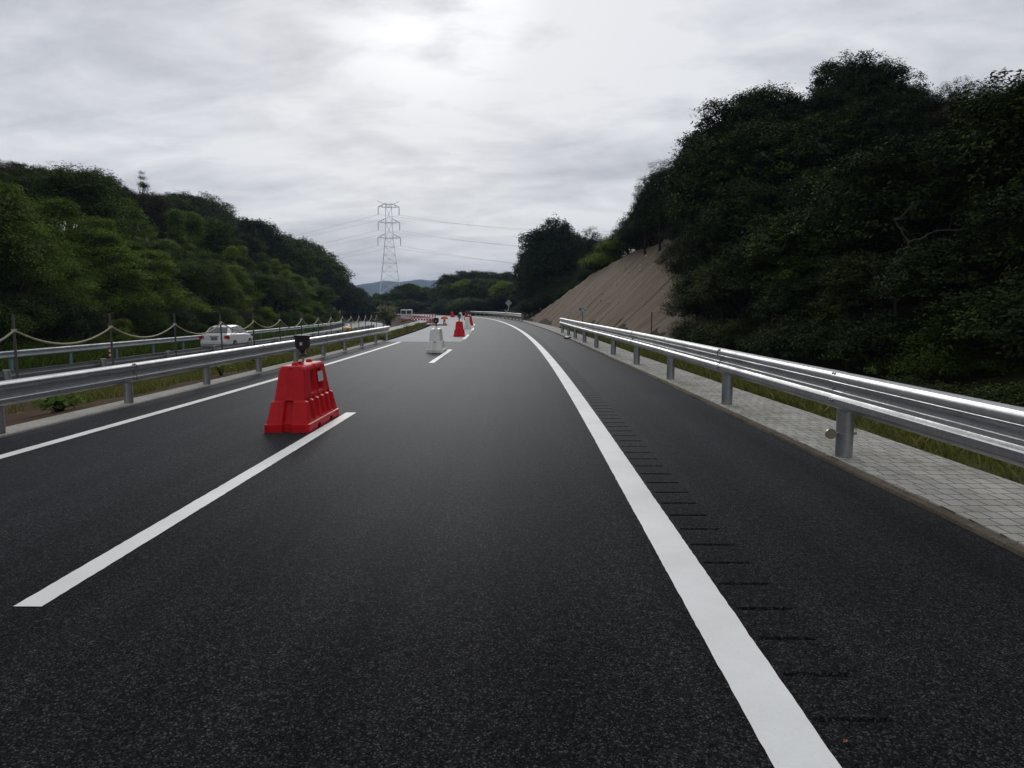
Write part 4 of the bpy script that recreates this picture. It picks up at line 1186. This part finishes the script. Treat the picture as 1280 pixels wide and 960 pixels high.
for px_, Y, fr in [(1120 + 20 * i, 41 - .3 * i, .84 + .06 * (i % 3)) for i in range(12)]:
    rtree('full', px_, Y, fr, "dense dark tree standing behind the front trees of the right bank", RB + ", dense", 2.0).location.z -= .8
for px_, Y, fr, wd in ((806, 57, .80, .75), (822, 55, .86, .75), (838, 54, .80, .8), (852, 53, .85, .8), (796, 60, .74, .7), (866, 50, .7, .8), (846, 49.5, .62, .8)):
    rtree('full', px_, Y, fr, "dense tree with foliage down to the top of the brown slope", "dense trees at the top of the brown slope", wd, 1.5)
for i in range(9):
    px_ = 794 + 7.5 * i; Y = 61 - 1.3 * i
    plant_tree('dbush', (px_ - 640) / 881 * Y, Y, random.uniform(2.6, 3.6), "dark bush filling the gap under the trees at the top of the brown slope", "dark bushes at the top of the brown slope", "bush", 1.25)
for px_, Y, hh in ((868, 42, 2.6), (858, 45, 2.4), (850, 48, 2.2), (872, 38, 2.4), (880, 35.5, 2.2)):
    plant_tree('dbush', (px_ - 640) / 881 * Y, Y, hh, "dark bush creeping over the near edge of the brown slope", "dark bushes at the near edge of the slope", "bush", 1.3)
for i in range(15):
    px_ = 1060 + 17 * i; x = (px_ - 640) / 881 * 43
    plant_tree('dbush', x, 43, random.uniform(2.0, 2.8), "dark bush on the crest of the right bank under the tree crowns", "bushes on the crest of the right bank", "bush", 1.5, sink=.3)
# undergrowth behind the right guardrail
GB = "bushes behind the right guardrail, "
for px_, Y, hh, k in [(858, 33, 1.3, 'gbush'), (878, 30, 1.8, 'dbush'), (900, 28, 1.6, 'gbush'), (926, 26, 1.9, 'dbush'), (960, 24, 1.6, 'gbush'), (1005, 21.5, 2.0, 'dbush'), (1058, 19.5, 1.6, 'gbush'), (1120, 17.6, 1.9, 'dbush'), (1185, 16, 1.7, 'sbush'), (1260, 14.8, 1.9, 'gbush'), (1345, 13.6, 2.0, 'dbush'),
                      (1150, 14, 1.3, 'dbush'), (1235, 12.2, 1.4, 'gbush'), (1300, 11.6, 1.5, 'dbush')]:
    x = (px_ - 640) / 881 * Y
    plant_tree(k, x, Y, hh, {"gbush": "green bush in the undergrowth behind the right guardrail", "sbush": "lighter green bush with spreading sprays behind the right guardrail", "dbush": "dark bush in the undergrowth behind the right guardrail"}[k], GB + k, "bush", 1.25)
for px_, Y, hh, k in [(882, 34, 3.2, 'ffull'), (905, 32, 3.8, 'fdeep'), (930, 29, 3.8, 'ffull'), (968, 27, 4.2, 'ffull'), (1008, 25, 4.4, 'fdeep'), (1052, 24, 4.4, 'ffull'), (1100, 22.4, 4.8, 'fdeep'), (1150, 21, 4.8, 'ffull'), (1205, 20, 4.6, 'fdeep'), (1262, 19, 5.0, 'ffull'), (1325, 18, 5.0, 'fdeep'), (1395, 17, 5.0, 'ffull'), (1180, 17.2, 3.0, 'ffull'), (1290, 15.8, 3.2, 'ffull'), (1085, 20, 3.0, 'ffull'), (1000, 23, 2.9, 'ffull')]:
    x = (px_ - 640) / 881 * Y
    plant_tree(k, x, Y, hh, {"ffull": "dark young tree leafy to the ground, in the front row behind the right guardrail", "fdeep": "greener young tree leafy to the ground, in the front row behind the right guardrail"}[k], "front row trees behind the right guardrail, " + k[1:], width=random.uniform(1.05, 1.3))
# bare dead tree among them
m = MB(); bx, by = 9.9, 18.6
dt = empty("dead_tree", (bx, by, float(terrain(bx, by))), 0, "bare pale dead branches in front of the dark trees at the right", "dead tree")
m.tube([(0, 0, -.3), (.2, 0, 1.2), (.05, -.1, 2.4), (.3, -.2, 3.2)], [.05, .045, .036, .025], 7)
m.build("trunk", M['dead'], dt, 60)
for pth_ in ([(.05, -.1, 2.4), (.7, -.3, 2.9), (1.3, -.4, 2.75), (1.8, -.5, 2.3)], [(.3, -.2, 3.2), (.9, -.3, 3.5), (1.7, -.5, 3.55), (2.2, -.5, 3.3)], [(.3, -.2, 3.2), (-.1, -.2, 3.8), (.5, -.3, 4.3)], [(.2, 0, 1.6), (-.5, -.2, 2.2), (-.6, -.2, 3.0)]):
    m = MB(); fine_p = []
    for a, b_ in zip(pth_[:-1], pth_[1:]):
        a, b_ = Vector(a), Vector(b_)
        for k in range(5):
            q = a.lerp(b_, k / 5); w_ = .045
            fine_p.append(q + Vector((random.uniform(-w_, w_), random.uniform(-w_, w_), random.uniform(-w_, w_))))
    fine_p.append(Vector(pth_[-1]))
    nfp = len(fine_p)
    m.tube(fine_p, [.024 - .018 * k / (nfp - 1) for k in range(nfp)], 6)
    for k in range(3, nfp - 1, 2):
        a = fine_p[k]; e = a + Vector((random.uniform(-.35, .45), random.uniform(-.3, .1), random.uniform(-.1, .45)))
        m.tube([a, a.lerp(e, .5) + Vector((0, 0, random.uniform(-.05, .08))), e], [.010, .007, .003], 5)
    m.build("branch", M['dead'], dt, 60)

# --- plants on the median
def leafy_plant(name, loc, n, h_, leaf, mat, label, spread=.3, group=None):
    root = empty(name, loc, 0, label, "plant", group)
    m = MB(); C_, Nn = [], []
    for k in range(n):
        a = rng.uniform(0, 6.28); r_ = spread * rng.uniform(.3, 1); z_ = h_ * rng.uniform(.5, 1)
        tip = Vector((r_ * math.cos(a), r_ * math.sin(a), z_))
        m.tube([(0, 0, -.05), tip * .5 + Vector((0, 0, z_ * .15)), tip], [.008, .006, .004], 5)
        q = 9
        C_.append(np.array(tip) + rng.normal(size=(q, 3)) * np.array([.10, .10, .05]) * spread / .3); Nn.append(np.tile([math.cos(a) * .3, math.sin(a) * .3, 1], (q, 1)))
    m.build("stems", M['bark'], root)
    C_ = np.concatenate(C_); Nn = np.concatenate(Nn)
    o = bpy.data.objects.new("foliage", leaves_mesh("foliage", C_, Nn, leaf, rng.uniform(.3, 1, len(C_)), LM[mat], .6, .5)); o.parent = root; COL.objects.link(o)
    return root
pp = P(11.6, -8.75, 0)
leafy_plant("leafy_plant", (pp.x, pp.y, -.18), 30, .34, .12, 'fresh', "bright green leafy plant on the brown bank below the left guardrail", .32)
for i, t in enumerate((80, 82, 84, 86, 88)):
    pp = P(t, -12.9 + random.uniform(-.3, .3), 0); leafy_plant("bamboo_grass", (pp.x, pp.y, zo(t) + .05), 40, 2.7, .30, 'sasa', "tall pale edged bamboo grass at the end of the roped median", .75, "bamboo grass clumps on the median")
for i, (t, dd) in enumerate(((17.4, -8.4), (20.5, -8.7), (24, -8.3), (27, -8.8), (30, -8.4), (34.5, -8.2), (38, -8.6), (36, -7.5), (36.8, -7.7), (52, -8.1), (60, -8.0))):
    pp = P(t, dd, 0); leafy_plant("weed", (pp.x, pp.y, -.12), 16, .40, .10, 'light', "low green weed on the soil bank under the left guardrail", .35, "weeds under the left guardrail")

# grass: blades over patches
def grass(name, label, n, sampler, hgt, mat):
    pts = []
    for _ in range(n):
        q_ = sampler()
        if q_ is not None: pts.append(q_)
    pts = np.array(pts); k = len(pts)
    ang = rng.uniform(0, 2 * np.pi, k); h_ = hgt * rng.uniform(.4, 1.25, k); wv_ = .006 + .010 * rng.uniform(0, 1, k) * (pts[:, 1] > 0) * np.clip(pts[:, 1] / 15, .6, 3)
    ln = rng.normal(0, .45, (k, 2)) * h_[:, None]
    v = np.empty((k, 4, 3))
    sx_ = np.stack([np.cos(ang) * wv_, np.sin(ang) * wv_], -1)
    v[:, 0, :2] = pts[:, :2] - sx_; v[:, 1, :2] = pts[:, :2] + sx_; v[:, 0, 2] = v[:, 1, 2] = pts[:, 2] - .02
    v[:, 2, :2] = pts[:, :2] + sx_ * .6 + ln * .6; v[:, 2, 2] = pts[:, 2] + h_ * .7
    v[:, 3, :2] = pts[:, :2] + ln; v[:, 3, 2] = pts[:, 2] + h_
    me = mesh_np(name, v.reshape(-1, 3), np.arange(k * 4).reshape(k, 4)); me.materials.append(LM[mat])
    at = me.attributes.new("leaf_tone", 'FLOAT', 'FACE'); at.data.foreach_set('value', np.clip(rng.normal(.5, .25, k), 0, 1).astype(np.float32))
    o = bpy.data.objects.new(name, me); COL.objects.link(o)
    return tag(o, label, "grass", None, "stuff")
def zmed(t, dd):
    ds = [-13.6, -12.5, -11.2, -10, -8.9, -8.2, D_KL(t) - .34]; ks_ = [1, .97, .85, .55, .2, .06, 0]
    return float(-.02 + (zo(t) + .035) * np.interp(dd, ds, ks_))
def s_med():
    t = 5 + 60 * random.random() ** 1.3; dd = random.uniform(-13.4, D_KL(t) - .45)
    f = math.sin(t * .9 + dd * 1.3) + math.sin(t * .37 - dd * 2.1 + 1) + (.9 if t > 17 else -.25) + (.8 if dd < -10.5 else 0)
    if f < random.uniform(.2, 1.4) or (t > 48 and dd < -9.6): return None
    p_ = P(t, dd); return (p_.x, p_.y, zmed(t, dd))
grass("grass", "patchy yellow green grass on the median bank", 60000, s_med, .20, 'grass')
def s_med2():
    t = random.uniform(36, 74); dd = -7.75 - random.random() * (2.2 if t < 56 else 1.2)
    p_ = P(t, dd); return (p_.x, p_.y, zmed(t, dd))
grass("grass", "strip of grass along the left edge of the pale pavement", 12000, s_med2, .15, 'grass')
def s_right():
    t = 4 + 44 * random.random(); dd = D_VB(t) + .08 + 1.6 * random.random() ** 1.3
    if t < 11 and random.random() < .55: return None
    p_ = P(t, dd); return (p_.x, p_.y, -.02 - .2 * max(0, dd - D_VB(t) - .3))
grass("grass", "yellow green grass behind the right paved verge", 30000, s_right, .20, 'grass')
def s_far():
    t = random.uniform(22, 90); dd = random.uniform(-23.6, -21.2)
    p_ = P(t, dd); return (p_.x, p_.y, float(terrain(p_.x, p_.y)) + .02)
grass("grass", "green verge grass at the foot of the left hill", 26000, s_far, .45, 'light')

# ------------------------------------------------------------------ render settings
scene.view_settings.view_transform = 'Standard'
scene.view_settings.look = 'None'
scene.view_settings.exposure = 0.0
scene.view_settings.gamma = 1.0
scene.cycles.max_bounces = 6
scene.cycles.diffuse_bounces = 3
scene.cycles.glossy_bounces = 3
scene.cycles.transmission_bounces = 2
scene.cycles.volume_bounces = 1
print("left hill trees", cnt, "objects", len(scene.objects))
